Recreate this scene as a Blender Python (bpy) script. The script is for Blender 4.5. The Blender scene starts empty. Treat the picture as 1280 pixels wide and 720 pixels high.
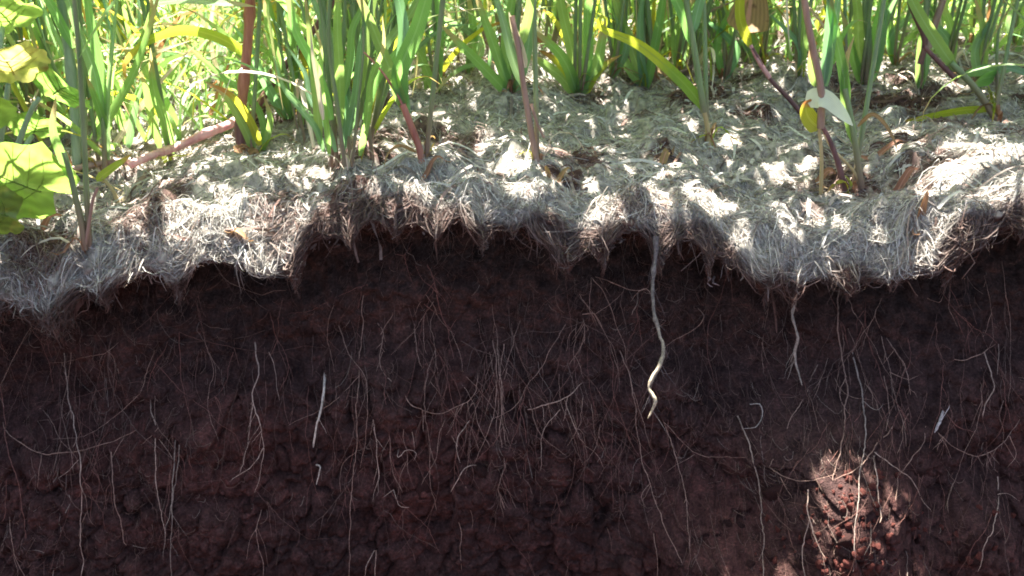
import bpy, math, random
import numpy as np
from mathutils import Vector, Matrix

random.seed(7)
rng = np.random.default_rng(7)
sc = bpy.context.scene
col = sc.collection

# ------------------------------------------------------------------ camera, sky, sun, exposure
D, H, F = 0.85, 0.31, 1300.0            # metres in front of / above the cut edge; focal length in photo pixels (1280 wide)
PITCH = math.atan2(H, D) + math.atan(75.0 / F)
camd = bpy.data.cameras.new('camera')
cam = bpy.data.objects.new('camera', camd); col.objects.link(cam)
cam.location = (0, -D, H)
cam.rotation_euler = (math.pi / 2 - PITCH, 0, 0)
camd.sensor_width = 36.0
camd.lens = F / 1280 * 36.0
camd.dof.use_dof = True; camd.dof.focus_distance = 0.98; camd.dof.aperture_fstop = 11.0
camd.clip_start = 0.02
camd.clip_end = 500
sc.camera = cam

SUN_EL, SUN_AZ = math.radians(67), math.radians(-16)      # azimuth from +Y (behind the plants), negative = towards -X
world = bpy.data.worlds.new('World'); sc.world = world
world.use_nodes = True
wn = world.node_tree
wn.nodes.clear()
sky = wn.nodes.new('ShaderNodeTexSky'); sky.sky_type = 'NISHITA'; sky.sun_disc = False
sky.air_density = 1.0; sky.dust_density = 3.5; sky.ozone_density = 0.8
sky.sun_elevation = SUN_EL; sky.sun_rotation = SUN_AZ
bg = wn.nodes.new('ShaderNodeBackground'); bg.inputs['Strength'].default_value = 0.052
wo = wn.nodes.new('ShaderNodeOutputWorld')
wn.links.new(sky.outputs[0], bg.inputs[0]); wn.links.new(bg.outputs[0], wo.inputs[0])

sund = bpy.data.lights.new('sun', 'SUN'); sund.energy = 5.0; sund.angle = math.radians(0.45)
sund.color = (1.0, 0.965, 0.91)
sun = bpy.data.objects.new('sun', sund); col.objects.link(sun)
SDIR = Vector((math.sin(SUN_AZ) * math.cos(SUN_EL), math.cos(SUN_AZ) * math.cos(SUN_EL), math.sin(SUN_EL)))
sun.rotation_euler = SDIR.to_track_quat('Z', 'Y').to_euler()
sun.location = SDIR * 5

sc.view_settings.view_transform = 'Standard'
sc.view_settings.look = 'None'
sc.view_settings.gamma = 1.0
sc.view_settings.use_curve_mapping = False
sc.view_settings.exposure = 3.0
sc.render.engine = 'CYCLES'
sc.cycles.max_bounces = 6
sc.cycles.filter_width = 1.8
sc.cycles.transparent_max_bounces = 6

# ------------------------------------------------------------------ noise
def _h(ix, iy, seed):
    n = (ix.astype(np.int64) * 374761393 + iy.astype(np.int64) * 668265263 + seed * 1442695041) & 0xFFFFFFFF
    n = ((n ^ (n >> 13)) * 1274126177) & 0xFFFFFFFF
    n = ((n ^ (n >> 16)) * 2246822519) & 0xFFFFFFFF
    return ((n ^ (n >> 15)) & 0xFFFFFF) / float(0xFFFFFF)

def vnoise(x, y, seed=0):
    x = np.asarray(x, float); y = np.asarray(y, float)
    ix = np.floor(x).astype(np.int64); iy = np.floor(y).astype(np.int64)
    fx = x - ix; fy = y - iy
    fx = fx * fx * fx * (fx * (fx * 6 - 15) + 10); fy = fy * fy * fy * (fy * (fy * 6 - 15) + 10)
    a = _h(ix, iy, seed); b = _h(ix + 1, iy, seed); c = _h(ix, iy + 1, seed); d = _h(ix + 1, iy + 1, seed)
    return (a + (b - a) * fx) * (1 - fy) + (c + (d - c) * fx) * fy - 0.5

def fbm(x, y, seed=0, octv=4, gain=0.5):
    s = 0; a = 1.0; f = 1.0
    for k in range(octv):
        s = s + a * vnoise(np.asarray(x) * f + 17.3 * k, np.asarray(y) * f - 9.1 * k, seed + k)
        a *= gain; f *= 2.03
    return s

def worley(x, y, seed=0):
    x = np.asarray(x, float); y = np.asarray(y, float)
    ix = np.floor(x).astype(np.int64); iy = np.floor(y).astype(np.int64)
    f1 = np.full(x.shape, 9.0); f2 = np.full(x.shape, 9.0); cid = np.zeros(x.shape)
    for dx in (-1, 0, 1):
        for dy in (-1, 0, 1):
            cx = ix + dx; cy = iy + dy
            px = cx + _h(cx, cy, seed); py = cy + _h(cx, cy, seed + 91)
            d = np.hypot(x - px, y - py)
            c = _h(cx, cy, seed + 55)
            nearer = d < f1
            f2 = np.where(nearer, f1, np.minimum(f2, d))
            cid = np.where(nearer, c, cid)
            f1 = np.where(nearer, d, f1)
    return f1, f2, cid

def sstep(a, b, x):
    t = np.clip((np.asarray(x, float) - a) / (b - a), 0, 1)
    return t * t * (3 - 2 * t)

# ------------------------------------------------------------------ photo position -> place in the world
CP, SP = math.cos(PITCH), math.sin(PITCH)
def ray(px, py):
    u, v = (px - 640) / F, (360 - py) / F
    return np.array([u, CP + v * SP, -SP + v * CP])
def at(px, py, Y):
    r = ray(px, py); t = (Y + D) / r[1]
    return np.array([r[0] * t, Y, H + r[2] * t])

# fringe: lower limit of the hanging straw mat; lip: where the mat bends over the edge (photo pixels)
FR = [(-400, 420), (-200, 410), (-60, 400), (0, 392), (40, 398), (78, 408), (100, 385), (135, 378), (165, 350), (190, 338), (205, 352), (220, 362), (240, 335), (262, 318), (300, 322),
      (340, 338), (368, 352), (380, 325), (392, 288), (425, 262), (460, 268), (500, 280), (540, 272), (575, 262), (605, 284), (635, 270), (660, 276), (690, 302), (712, 318), (728, 292),
      (755, 312), (772, 285), (800, 282), (822, 312), (845, 292), (862, 285), (885, 318), (905, 300), (930, 345), (955, 352), (985, 348), (1010, 345), (1040, 350), (1075, 352), (1110, 340),
      (1150, 335), (1182, 346), (1200, 325), (1222, 300), (1245, 278), (1280, 262), (1340, 280), (1420, 300), (1700, 310)]
LIP = [(-400, 360), (-60, 350), (0, 340), (80, 345), (130, 320), (180, 300), (230, 292), (290, 285), (340, 290), (380, 264), (415, 236), (470, 229), (560, 226), (640, 230),
       (720, 250), (800, 252), (880, 262), (930, 280), (1000, 290), (1060, 292), (1120, 288), (1170, 282), (1220, 255), (1280, 228), (1340, 240), (1700, 260)]
YL0 = -0.012
_fx = np.array([at(a, b, YL0)[0] for a, b in FR]); _fz = np.array([at(a, b, YL0)[2] for a, b in FR])
_lx = np.array([at(a, b, YL0)[0] for a, b in LIP]); _lz = np.array([at(a, b, YL0)[2] for a, b in LIP])
def zlip(x): return np.interp(x, _lx, _lz)
def zfringe(x): return np.interp(x, _fx, _fz) + 0.004 * vnoise(np.asarray(x) * 90, np.asarray(x) * 0 + 3, 5)
def ylip(x): return YL0 + 0.022 * vnoise(np.asarray(x) * 7, np.asarray(x) * 0, 11) + 0.008 * vnoise(np.asarray(x) * 30, np.asarray(x) * 0, 12)

def ground_z(x, y):
    x = np.asarray(x, float); y = np.asarray(y, float)
    s = np.maximum(y - ylip(x), 0)
    z = zlip(x) * np.exp(-s / 0.20) + 0.03 * (1 - np.exp(-s / 0.4)) * np.exp(-s / 6.0)
    amp = np.exp(-np.abs(x) / 6) * np.exp(-s / 8)
    z = z + amp * (0.030 * fbm(x * 8, y * 8, 21, 3) + 0.017 * fbm(x * 34, y * 34, 31, 2))
    z = z - 0.014 * (1 - np.clip(s / 0.03, 0, 1)) ** 2
    return z

def mat_point(x, s):
    """the straw mat: s >= 0 runs back over the ground, s < 0 hangs down over the cut"""
    yl = ylip(x)
    u = np.maximum(-s, 0); sp = np.maximum(s, 0)
    z = ground_z(x, yl + sp) - u
    y = yl + sp - 0.011 * np.sin(np.clip(u / 0.035, 0, 1) * math.pi / 2) + 0.25 * np.maximum(u - 0.02, 0) \
        + np.where(u > 0, 0.012 * fbm(x * 45, u * 30, 61, 2) * np.clip(u / .01, 0, 1), 0)
    return x, y, z

DRIPS = [(at(a, 310, YL0)[0], b) for a, b in ((-30, .012), (76, .014), (130, .008), (215, .016), (368, .016), (440, .010), (495, .014), (548, .010), (605, .012), (640, .006), (692, .014), (716, .016), (756, .016), (822, .018), (886, .016), (910, .008), (956, .018), (1000, .016), (1060, .010), (1110, .008), (1182, .018), (1225, .008), (1262, .012))]
def hang_len(x):
    x = np.asarray(x, float)
    tuft = 0.72 + 0.9 * np.abs(vnoise(x * 42, x * 0 + 1.7, 15)) + 0.25 * vnoise(x * 17, x * 0 + .3, 16)
    drip = 0
    for c_, l_ in DRIPS: drip = drip + l_ * np.exp(-((x - c_) / .0065) ** 2)
    return np.maximum((ground_z(x, ylip(x)) - zfringe(x)) * tuft, 0.006) + drip

def face_y(x, z, fine=True):
    """the cut soil face (negative y = towards the viewer)"""
    x = np.asarray(x, float); z = np.asarray(z, float)
    d = np.interp(x, _lx, _lz * 0.7) - z
    y = 0.038 - 0.20 * np.maximum(d - 0.06, 0) - 0.035 * sstep(0.125, 0.20, d + 0.03 * fbm(x * 9, z * 4, 41, 2))
    y = y + 0.028 * sstep(0.02, 0.06, d) * (1 - sstep(0.06, 0.11, d))
    # slumped crumbs low down on the right stand proud of the face and reach the sun
    y = y - (0.122 + .25 * np.maximum(d - .24, 0)) * np.exp(-(((x - 0.285 + 0.025 * fbm(x * 14, z * 14, 49, 3)) / 0.080) ** 2)) * sstep(0.13, 0.24, d + .035 * fbm(x * 16, z * 10, 48, 3)) - 0.075 * np.exp(-(((x - 0.185) / 0.06) ** 2)) * sstep(0.21, 0.29, d + .05 * fbm(x * 18, z * 12, 47, 3)) - 0.07 * np.exp(-(((x - 0.43) / 0.05) ** 2)) * sstep(0.23, 0.30, d + .05 * fbm(x * 18, z * 12, 50, 3))
    y = y + 0.040 * fbm(x * 6, z * 6, 42, 3)
    if fine:
        low = sstep(0.12, 0.2, d)
        f1, f2, c = worley(x * 32 + 0.5 * vnoise(x * 60, z * 60, 3), z * 32, 43)
        y = y + 0.005 * (f1 - 0.4) + 0.006 * (c - .5) * low + 0.0035 * (1 - sstep(.0, .16, f2 - f1)) * (.3 + .7 * low)
        f1, f2, c = worley(x * 15 + 0.8 * vnoise(x * 30, z * 30, 4), z * 15 + .8 * vnoise(x * 28, z * 28, 5), 52)
        y = y + 0.014 * (c - .5) * low + 0.005 * (1 - sstep(.0, .08, f2 - f1)) * low
        f1, f2, c = worley(x * 85, z * 85 + vnoise(x * 100, z * 100, 8), 44)
        y = y + 0.0065 * (f1 - 0.4) * (1.25 - 0.5 * low) + 0.003 * (c - .5)
        f1, f2, c = worley(x * 210, z * 210, 45)
        y = y + 0.0034 * (f1 - 0.4)
        y = y + 0.005 * fbm(x * 60, z * 60, 46, 3)
    return y

_gx = np.linspace(-.9, .9, 451); _gz = np.linspace(-.75, .2, 251)
_GX, _GZ = np.meshgrid(_gx, _gz)
_GF = face_y(_GX, _GZ, False)
def face_c(x, z):
    """coarse face, read from a table"""
    i = np.clip((np.asarray(x) + .9) / 1.8 * 450, 0, 449.99); j = np.clip((np.asarray(z) + .75) / .95 * 250, 0, 249.99)
    i0 = i.astype(int); j0 = j.astype(int); a = i - i0; b = j - j0
    return (_GF[j0, i0] * (1 - a) + _GF[j0, i0 + 1] * a) * (1 - b) + (_GF[j0 + 1, i0] * (1 - a) + _GF[j0 + 1, i0 + 1] * a) * b
def on_face(px, py, off=0.003):
    Y = -0.03
    for _ in range(14):
        p = at(px, py, Y)
        Y = 0.5 * Y + 0.5 * (float(face_c(p[0], p[2])) - off)
    p = at(px, py, Y); return Vector(p)
def on_ground(px, py):
    Y = 0.1; r = ray(px, py)
    for _ in range(60):
        p = at(px, py, Y)
        e = p[2] - float(ground_z(p[0], p[1]))
        if abs(e) < 2e-4: break
        Y = max(-0.01, Y + e * 1.7)
        if Y > 6: Y = 6; break
    p = at(px, py, Y); p[2] = float(ground_z(p[0], p[1]))
    return Vector(p)

# ------------------------------------------------------------------ helpers
def link(name, me, parent=None):
    o = bpy.data.objects.new(name, me); col.objects.link(o)
    if parent is not None: o.parent = parent
    return o
def tag(o, label=None, cat=None, group=None, kind=None):
    if label: o['label'] = label
    if cat: o['category'] = cat
    if group: o['group'] = group
    if kind: o['kind'] = kind
    return o
def empty(name, loc):
    o = bpy.data.objects.new(name, None); col.objects.link(o); o.location = loc
    o.empty_display_size = 0.02
    return o

def np_mesh(name, V, Q, mat, colr=None, smooth=True, uv=None):
    """mesh from numpy: V (n,3), Q (m,4) or (m,3)"""
    V = np.asarray(V, np.float32); Q = np.asarray(Q, np.int32)
    k = Q.shape[1]
    me = bpy.data.meshes.new(name)
    me.vertices.add(len(V)); me.vertices.foreach_set('co', V.ravel())
    me.loops.add(Q.size); me.loops.foreach_set('vertex_index', Q.ravel())
    me.polygons.add(len(Q))
    me.polygons.foreach_set('loop_start', np.arange(0, Q.size, k, dtype=np.int32))
    me.polygons.foreach_set('loop_total', np.full(len(Q), k, np.int32))
    me.update(calc_edges=True)
    me.polygons.foreach_set('use_smooth', np.full(len(Q), smooth))
    if colr is not None:
        a = me.color_attributes.new('tint', 'FLOAT_COLOR', 'POINT')
        c = np.ones((len(V), 4), np.float32); c[:, :3] = colr
        a.data.foreach_set('color', c.ravel())
    if uv is not None:
        l = me.uv_layers.new(name='uv')
        l.data.foreach_set('uv', np.asarray(uv, np.float32)[Q.ravel()].ravel())
    me.materials.append(mat)
    return me

def grid_quads(nr, nc):
    i = np.arange(nr - 1)[:, None] * nc + np.arange(nc - 1)[None, :]
    return np.stack([i, i + 1, i + nc + 1, i + nc], -1).reshape(-1, 4)

def catmull(P, n):
    P = np.asarray(P, float)
    if len(P) == 2: return P[0] + (P[1] - P[0]) * np.linspace(0, 1, n)[:, None]
    Q = np.vstack([2 * P[0] - P[1], P, 2 * P[-1] - P[-2]])
    seg = np.linalg.norm(np.diff(P, axis=0), axis=1); cum = np.concatenate([[0], np.cumsum(seg)])
    out = []
    for s in np.linspace(0, cum[-1] * 0.99999, n):
        i = min(int(np.searchsorted(cum, s, 'right')) - 1, len(P) - 2)
        t = (s - cum[i]) / max(seg[i], 1e-9)
        a, b, c, d = Q[i], Q[i + 1], Q[i + 2], Q[i + 3]
        out.append(0.5 * ((2 * b) + (-a + c) * t + (2 * a - 5 * b + 4 * c - d) * t * t + (-a + 3 * b - 3 * c + d) * t ** 3))
    return np.array(out)

def nrm(a): return a / np.maximum(np.linalg.norm(a, axis=-1, keepdims=True), 1e-9)

def tube_arrays(P, R, sides=6):
    P = np.asarray(P, float); n = len(P)
    T = nrm(np.gradient(P, axis=0))
    ref = np.array([0.3, 1.0, 0.1])
    A = nrm(np.cross(T, ref)); B = np.cross(T, A)
    R = np.broadcast_to(np.asarray(R, float), (n,))
    an = np.linspace(0, 2 * math.pi, sides, endpoint=False)
    V = P[:, None, :] + R[:, None, None] * (np.cos(an)[None, :, None] * A[:, None, :] + np.sin(an)[None, :, None] * B[:, None, :])
    V = V.reshape(-1, 3)
    i = np.arange(n - 1)[:, None] * sides; j = np.arange(sides)[None, :]; j2 = (j + 1) % sides
    Q = np.stack([i + j, i + j2, i + sides + j2, i + sides + j], -1).reshape(-1, 4)
    return V, Q

def ribbon_arrays(P, W, N0, twist=0.0, fold=0.25, roll=0.0):
    """blade: three verts across, folded along the midrib"""
    n = len(P); t = np.linspace(0, 1, n)
    T = nrm(np.gradient(P, axis=0))
    S = nrm(np.cross(T, np.asarray(N0, float)[None, :])); N = np.cross(S, T)
    a = roll + twist * t
    S2 = np.cos(a)[:, None] * S + np.sin(a)[:, None] * N; N2 = np.cross(S2, T)
    W = np.asarray(W)[:, None]
    V = np.stack([P - S2 * W / 2, P - N2 * W * fold * 0.5, P + S2 * W / 2], 1).reshape(-1, 3)
    uv = np.stack([np.tile([0, .5, 1.], n), np.repeat(t, 3)], -1)
    return V, grid_quads(n, 3), uv

def many_ribbons(P, W, flat=False):
    """P (n,k,3) centre lines, W (n,k) widths -> V, Q; flat ribbons, one mesh"""
    n, k, _ = P.shape
    T = nrm(np.gradient(P, axis=1))
    ref = nrm(rng.normal(size=(n, 1, 3)) + np.array([0, -.2, .6]))
    if flat: ref = nrm(rng.normal(0, .25, (n, 1, 3)) + np.array([0, -.25, 1]))
    S = nrm(np.cross(T, ref))
    V = np.stack([P - S * W[..., None] / 2, P + S * W[..., None] / 2], 2)     # n,k,2,3
    base = (np.arange(n) * k * 2)[:, None] + (np.arange(k - 1) * 2)[None, :]
    Q = np.stack([base, base + 1, base + 3, base + 2], -1).reshape(-1, 4)
    return V.reshape(-1, 3), Q

# ------------------------------------------------------------------ materials
class NT:
    def __init__(s, name):
        s.m = bpy.data.materials.new(name); s.m.use_nodes = True; s.t = s.m.node_tree; s.t.nodes.clear()
        s.out = s.n('ShaderNodeOutputMaterial')
    def n(s, typ, **kw):
        x = s.t.nodes.new(typ)
        for k, v in kw.items():
            if k.startswith('i_'): x.inputs[k[2:].replace('_', ' ')].default_value = v
            else: setattr(x, k, v)
        return x
    def l(s, a, b): s.t.links.new(a, b)
    def noise(s, scale, detail=4, rough=.55, vec=None):
        x = s.n('ShaderNodeTexNoise'); x.inputs['Scale'].default_value = scale; x.inputs['Detail'].default_value = detail
        x.inputs['Roughness'].default_value = rough
        if vec is not None: s.l(vec, x.inputs['Vector'])
        return x
    def ramp(s, fac, stops):
        x = s.n('ShaderNodeValToRGB'); e = x.color_ramp.elements
        e[0].position, e[0].color = stops[0][0], (*stops[0][1], 1)
        e[1].position, e[1].color = stops[-1][0], (*stops[-1][1], 1)
        for p, c in stops[1:-1]:
            q = e.new(p); q.color = (*c, 1)
        s.l(fac, x.inputs[0]); return x
    def mix(s, fac, a, b, mode='MIX'):
        x = s.n('ShaderNodeMix'); x.data_type = 'RGBA'; x.blend_type = mode
        for sock, v in ((x.inputs[0], fac), (x.inputs[6], a), (x.inputs[7], b)):
            if hasattr(v, 'links'): s.l(v, sock)
            else: sock.default_value = v if isinstance(v, float) else (*v, 1)
        return x.outputs[2]
    def bump(s, h, strength, dist):
        x = s.n('ShaderNodeBump'); x.inputs['Strength'].default_value = strength; x.inputs['Distance'].default_value = dist
        s.l(h, x.inputs['Height']); return x.outputs[0]

def soil_material(name, tone=1.0, hue=(1, 1, 1)):
    m = NT(name)
    tc = m.n('ShaderNodeTexCoord').outputs['Object']
    n1 = m.noise(7, 4, .6, tc); n2 = m.noise(55, 5, .65, tc); n3 = m.noise(420, 3, .6, tc); n4 = m.noise(900, 2, .5, tc)
    c = m.ramp(n1.outputs[0], [(.3, (.068 * tone, .0430 * tone, .0390 * tone)), (.5, (.092 * tone, .0500 * tone, .0440 * tone)), (.7, (.125 * tone, .058 * tone, .0490 * tone))]).outputs[0]
    sz = m.n('ShaderNodeSeparateXYZ'); m.l(m.n('ShaderNodeNewGeometry').outputs['Position'], sz.inputs[0])
    ma = m.n('ShaderNodeMath', operation='MULTIPLY_ADD'); m.l(n1.outputs[0], ma.inputs[0]); ma.inputs[1].default_value = .16; m.l(sz.outputs[2], ma.inputs[2])
    hz = m.ramp(m.n('ShaderNodeMath', operation='ADD').outputs[0], [(.40, (1.0, .90, .87)), (.60, (.72, .96, .93))])
    ad0 = hz.inputs[0].links[0].from_node; m.l(ma.outputs[0], ad0.inputs[0]); ad0.inputs[1].default_value = .53
    c = m.mix(1.0, c, hz.outputs[0], 'MULTIPLY')
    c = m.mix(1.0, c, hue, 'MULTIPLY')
    c2 = m.ramp(n2.outputs[0], [(.35, (.45, .42, .42)), (.55, (.95, .92, .92)), (.75, (1.6, 1.35, 1.3))]).outputs[0]
    c = m.mix(1.0, c, c2, 'MULTIPLY')
    c3 = m.ramp(n3.outputs[0], [(.35, (.6, .6, .6)), (.6, (1.1, 1.08, 1.08)), (.72, (1.7, 1.6, 1.55))]).outputs[0]
    c = m.mix(1.0, c, c3, 'MULTIPLY')
    b = m.n('ShaderNodeBsdfPrincipled'); b.inputs['Roughness'].default_value = .92; b.inputs['Specular IOR Level'].default_value = .12
    m.l(c, b.inputs['Base Color'])
    ad = m.n('ShaderNodeMath', operation='ADD'); m.l(n3.outputs[0], ad.inputs[0]); m.l(n4.outputs[0], ad.inputs[1])
    nb = m.bump(n2.outputs[0], .5, .006)
    x = m.n('ShaderNodeBump'); x.inputs['Strength'].default_value = .8; x.inputs['Distance'].default_value = .0022
    m.l(ad.outputs[0], x.inputs['Height']); m.l(nb, x.inputs['Normal'])
    m.l(x.outputs[0], b.inputs['Normal'])
    m.l(b.outputs[0], m.out.inputs[0]); return m.m

def tint_material(name, trans=.2, rough=.7, var=.25, scale=300, spec=.25):
    m = NT(name)
    at_ = m.n('ShaderNodeAttribute', attribute_name='tint').outputs['Color']
    tc = m.n('ShaderNodeTexCoord').outputs['Object']
    n = m.noise(scale, 3, .6, tc)
    r = m.ramp(n.outputs[0], [(.3, (1 - var,) * 3), (.7, (1 + var,) * 3)]).outputs[0]
    c = m.mix(1.0, at_, r, 'MULTIPLY')
    b = m.n('ShaderNodeBsdfPrincipled'); b.inputs['Roughness'].default_value = rough; b.inputs['Specular IOR Level'].default_value = spec
    m.l(c, b.inputs['Base Color'])
    m.l(m.bump(n.outputs[0], .4, .0008), b.inputs['Normal'])
    if trans > 0:
        t = m.n('ShaderNodeBsdfTranslucent'); m.l(c, t.inputs[0])
        s = m.n('ShaderNodeMixShader'); s.inputs[0].default_value = trans
        m.l(b.outputs[0], s.inputs[1]); m.l(t.outputs[0], s.inputs[2]); m.l(s.outputs[0], m.out.inputs[0])
    else: m.l(b.outputs[0], m.out.inputs[0])
    return m.m

def leaf_material(name, front, back, trans=.5, rough=.38, veins=True, spots=None, tip=None, broad=False, tip_at=.85):
    """thin leaf: front = reflected colour, back = colour of light coming through"""
    m = NT(name)
    uv = m.n('ShaderNodeUVMap', uv_map='uv').outputs[0]
    tc = m.n('ShaderNodeTexCoord').outputs['Object']
    oi = m.n('ShaderNodeObjectInfo').outputs['Random']
    sx = m.n('ShaderNodeSeparateXYZ'); m.l(uv, sx.inputs[0])
    n = m.noise(28, 4, .6, tc)
    hsv = m.n('ShaderNodeHueSaturation')
    mr = m.n('ShaderNodeMapRange'); mr.inputs[3].default_value = .472; mr.inputs[4].default_value = .522; m.l(oi, mr.inputs[0]); m.l(mr.outputs[0], hsv.inputs['Hue'])
    mv = m.n('ShaderNodeMapRange'); mv.inputs[3].default_value = .75; mv.inputs[4].default_value = 1.25; m.l(n.outputs[0], mv.inputs[0]); m.l(mv.outputs[0], hsv.inputs['Value'])
    hs2 = m.n('ShaderNodeHueSaturation'); m.l(mr.outputs[0], hs2.inputs['Hue']); m.l(mv.outputs[0], hs2.inputs['Value'])
    f, b = front, back
    fc = m.n('ShaderNodeRGB'); fc.outputs[0].default_value = (*f, 1); bc = m.n('ShaderNodeRGB'); bc.outputs[0].default_value = (*b, 1)
    fo, bo = fc.outputs[0], bc.outputs[0]
    if tip:                                             # dried tips
        ms = m.n('ShaderNodeMath', operation='MULTIPLY_ADD'); m.l(n.outputs[0], ms.inputs[0]); ms.inputs[1].default_value = .35; m.l(sx.outputs[1], ms.inputs[2])
        k = m.ramp(ms.outputs[0], [(tip_at, (0, 0, 0)), (tip_at + .15, (1, 1, 1))]).outputs[0]
        fo = m.mix(k, fo, tip); bo = m.mix(k, bo, tip)
    if spots:
        n5 = m.noise(60, 3, .6, tc)
        k = m.ramp(n5.outputs[0], [(.56, (0, 0, 0)), (.68, (1, 1, 1))]).outputs[0]
        fo = m.mix(k, fo, spots); bo = m.mix(k, bo, spots)
    m.l(fo, hsv.inputs['Color']); m.l(bo, hs2.inputs['Color'])
    fo, bo = hsv.outputs[0], hs2.outputs[0]
    w = m.n('ShaderNodeTexWave'); w.inputs['Scale'].default_value = 3.2 if not broad else 2.0; w.inputs['Distortion'].default_value = .6 if not broad else 6.0; w.inputs['Detail'].default_value = 1
    m.l(uv, w.inputs['Vector'])
    if veins:
        k = m.ramp(w.outputs[1], [(.0, (.82, .82, .82)), (1, (1.12, 1.12, 1.12))]).outputs[0]
        fo = m.mix(1.0, fo, k, 'MULTIPLY'); bo = m.mix(1.0, bo, k, 'MULTIPLY')
        ab = m.n('ShaderNodeMath', operation='SUBTRACT'); m.l(sx.outputs[0], ab.inputs[0]); ab.inputs[1].default_value = .5
        a2 = m.n('ShaderNodeMath', operation='ABSOLUTE'); m.l(ab.outputs[0], a2.inputs[0])
        k = m.ramp(a2.outputs[0], [(.03, (1, 1, 1)), (.08, (0, 0, 0))]).outputs[0]
        mid = (f[0] * 1.8 + .02, f[1] * 1.5 + .02, f[2] * 2 + .02)
        fo = m.mix(k, fo, mid)
    p = m.n('ShaderNodeBsdfPrincipled'); p.inputs['Roughness'].default_value = rough; p.inputs['Specular IOR Level'].default_value = .5
    m.l(fo, p.inputs['Base Color'])
    m.l(m.bump(w.outputs[1], .25, .0006), p.inputs['Normal'])
    t = m.n('ShaderNodeBsdfTranslucent'); m.l(bo, t.inputs[0])
    s = m.n('ShaderNodeMixShader'); s.inputs[0].default_value = trans
    m.l(p.outputs[0], s.inputs[1]); m.l(t.outputs[0], s.inputs[2]); m.l(s.outputs[0], m.out.inputs[0])
    return m.m

def stem_material(name, a, b, rough=.45, trans=.12, foot=None):
    m = NT(name)
    tc = m.n('ShaderNodeTexCoord').outputs['Object']
    mp = m.n('ShaderNodeMapping'); mp.inputs['Scale'].default_value = (60, 60, 6); m.l(tc, mp.inputs[0])
    n = m.noise(3, 4, .6, mp.outputs[0])
    n2 = m.noise(9, 2, .5, tc)
    ad = m.n('ShaderNodeMath', operation='ADD'); m.l(n.outputs[0], ad.inputs[0]); m.l(n2.outputs[0], ad.inputs[1])
    hf = m.n('ShaderNodeMath', operation='MULTIPLY'); m.l(ad.outputs[0], hf.inputs[0]); hf.inputs[1].default_value = .5
    c = m.ramp(hf.outputs[0], [(.36, a), (.62, b)]).outputs[0]
    if foot:                                            # withered sheaths at the foot of the stem
        sz = m.n('ShaderNodeSeparateXYZ'); m.l(tc, sz.inputs[0])
        ma = m.n('ShaderNodeMath', operation='MULTIPLY_ADD'); m.l(n2.outputs[0], ma.inputs[0]); ma.inputs[1].default_value = .09; m.l(sz.outputs[2], ma.inputs[2])
        k = m.ramp(ma.outputs[0], [(.05, (1, 1, 1)), (.11, (0, 0, 0))]).outputs[0]
        c = m.mix(k, c, foot)
    p = m.n('ShaderNodeBsdfPrincipled'); p.inputs['Roughness'].default_value = rough
    m.l(c, p.inputs['Base Color']); m.l(m.bump(n.outputs[0], .3, .0006), p.inputs['Normal'])
    t = m.n('ShaderNodeBsdfTranslucent'); m.l(c, t.inputs[0])
    s = m.n('ShaderNodeMixShader'); s.inputs[0].default_value = trans
    m.l(p.outputs[0], s.inputs[1]); m.l(t.outputs[0], s.inputs[2]); m.l(s.outputs[0], m.out.inputs[0])
    return m.m

M = {
    'soil': soil_material('dark_red_soil', .82),
    'lit_soil': soil_material('sunlit_red_crumbs', 1.0, (2.3, 1.6, 1.45)),  # soil made brighter and redder, painting sunlight onto the lower right crumbs
    'straw': tint_material('straw', .18, .75, .25, 260, .2),
    'root': tint_material('root', .10, .75, .45, 420, .15),
    'dust': tint_material('dusty_thatch', 0, .95, .6, 130, .1),
    'leaf': leaf_material('grass_leaf', (.115, .215, .080), (.40, .66, .16), .5, tip=(.45, .36, .16)),
    'leaf_blue': leaf_material('grey_green_leaf', (.125, .225, .135), (.34, .60, .22), .42, rough=.30),
    'leaf_yellow': leaf_material('yellowing_leaf', (.22, .26, .035), (.62, .66, .05), .5, tip=(.45, .24, .06)),
    'broad': leaf_material('broad_leaf', (.11, .19, .05), (.32, .50, .09), .5, rough=.5, broad=True, spots=(.36, .44, .10)),
    'broad_old': leaf_material('old_broad_leaf', (.28, .25, .09), (.62, .52, .15), .45, rough=.6, spots=(.30, .17, .05), broad=True),
    'leaf_turning': leaf_material('turning_leaf', (.09, .16, .03), (.40, .58, .08), .5, tip=(.48, .52, .04), tip_at=.45),
    'dead': leaf_material('dead_leaf', (.26, .15, .07), (.42, .22, .08), .3, rough=.8, spots=(.16, .08, .035)),
    'dry': leaf_material('dry_leaf', (.60, .54, .40), (.6, .5, .3), .3, rough=.6),
    'pale': leaf_material('bleached_leaf', (.66, .70, .52), (.72, .80, .45), .35, rough=.5, veins=False),
    'stem': stem_material('green_stem', (.12, .20, .075), (.25, .33, .16), foot=(.24, .16, .11)),
    'stem_pale': stem_material('pale_stem', (.16, .24, .13), (.34, .42, .28)),
    'stem_red': stem_material('red_stem', (.26, .070, .050), (.55, .25, .17)),
    'stem_pink': stem_material('pink_stem', (.58, .20, .22), (.74, .48, .44)),
    'stem_maroon': stem_material('maroon_stem', (.085, .035, .040), (.24, .11, .10)),
    'stem_brown': stem_material('brown_stem', (.20, .12, .09), (.40, .27, .20)),
    'broad_vein': stem_material('leaf_vein', (.30, .42, .14), (.38, .50, .18), trans=.85),
    'broad_old_vein': stem_material('old_leaf_vein', (.45, .40, .16), (.5, .44, .2), trans=.85),
    'stem_straw': stem_material('straw_stem', (.42, .30, .13), (.60, .47, .25)),
}

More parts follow.
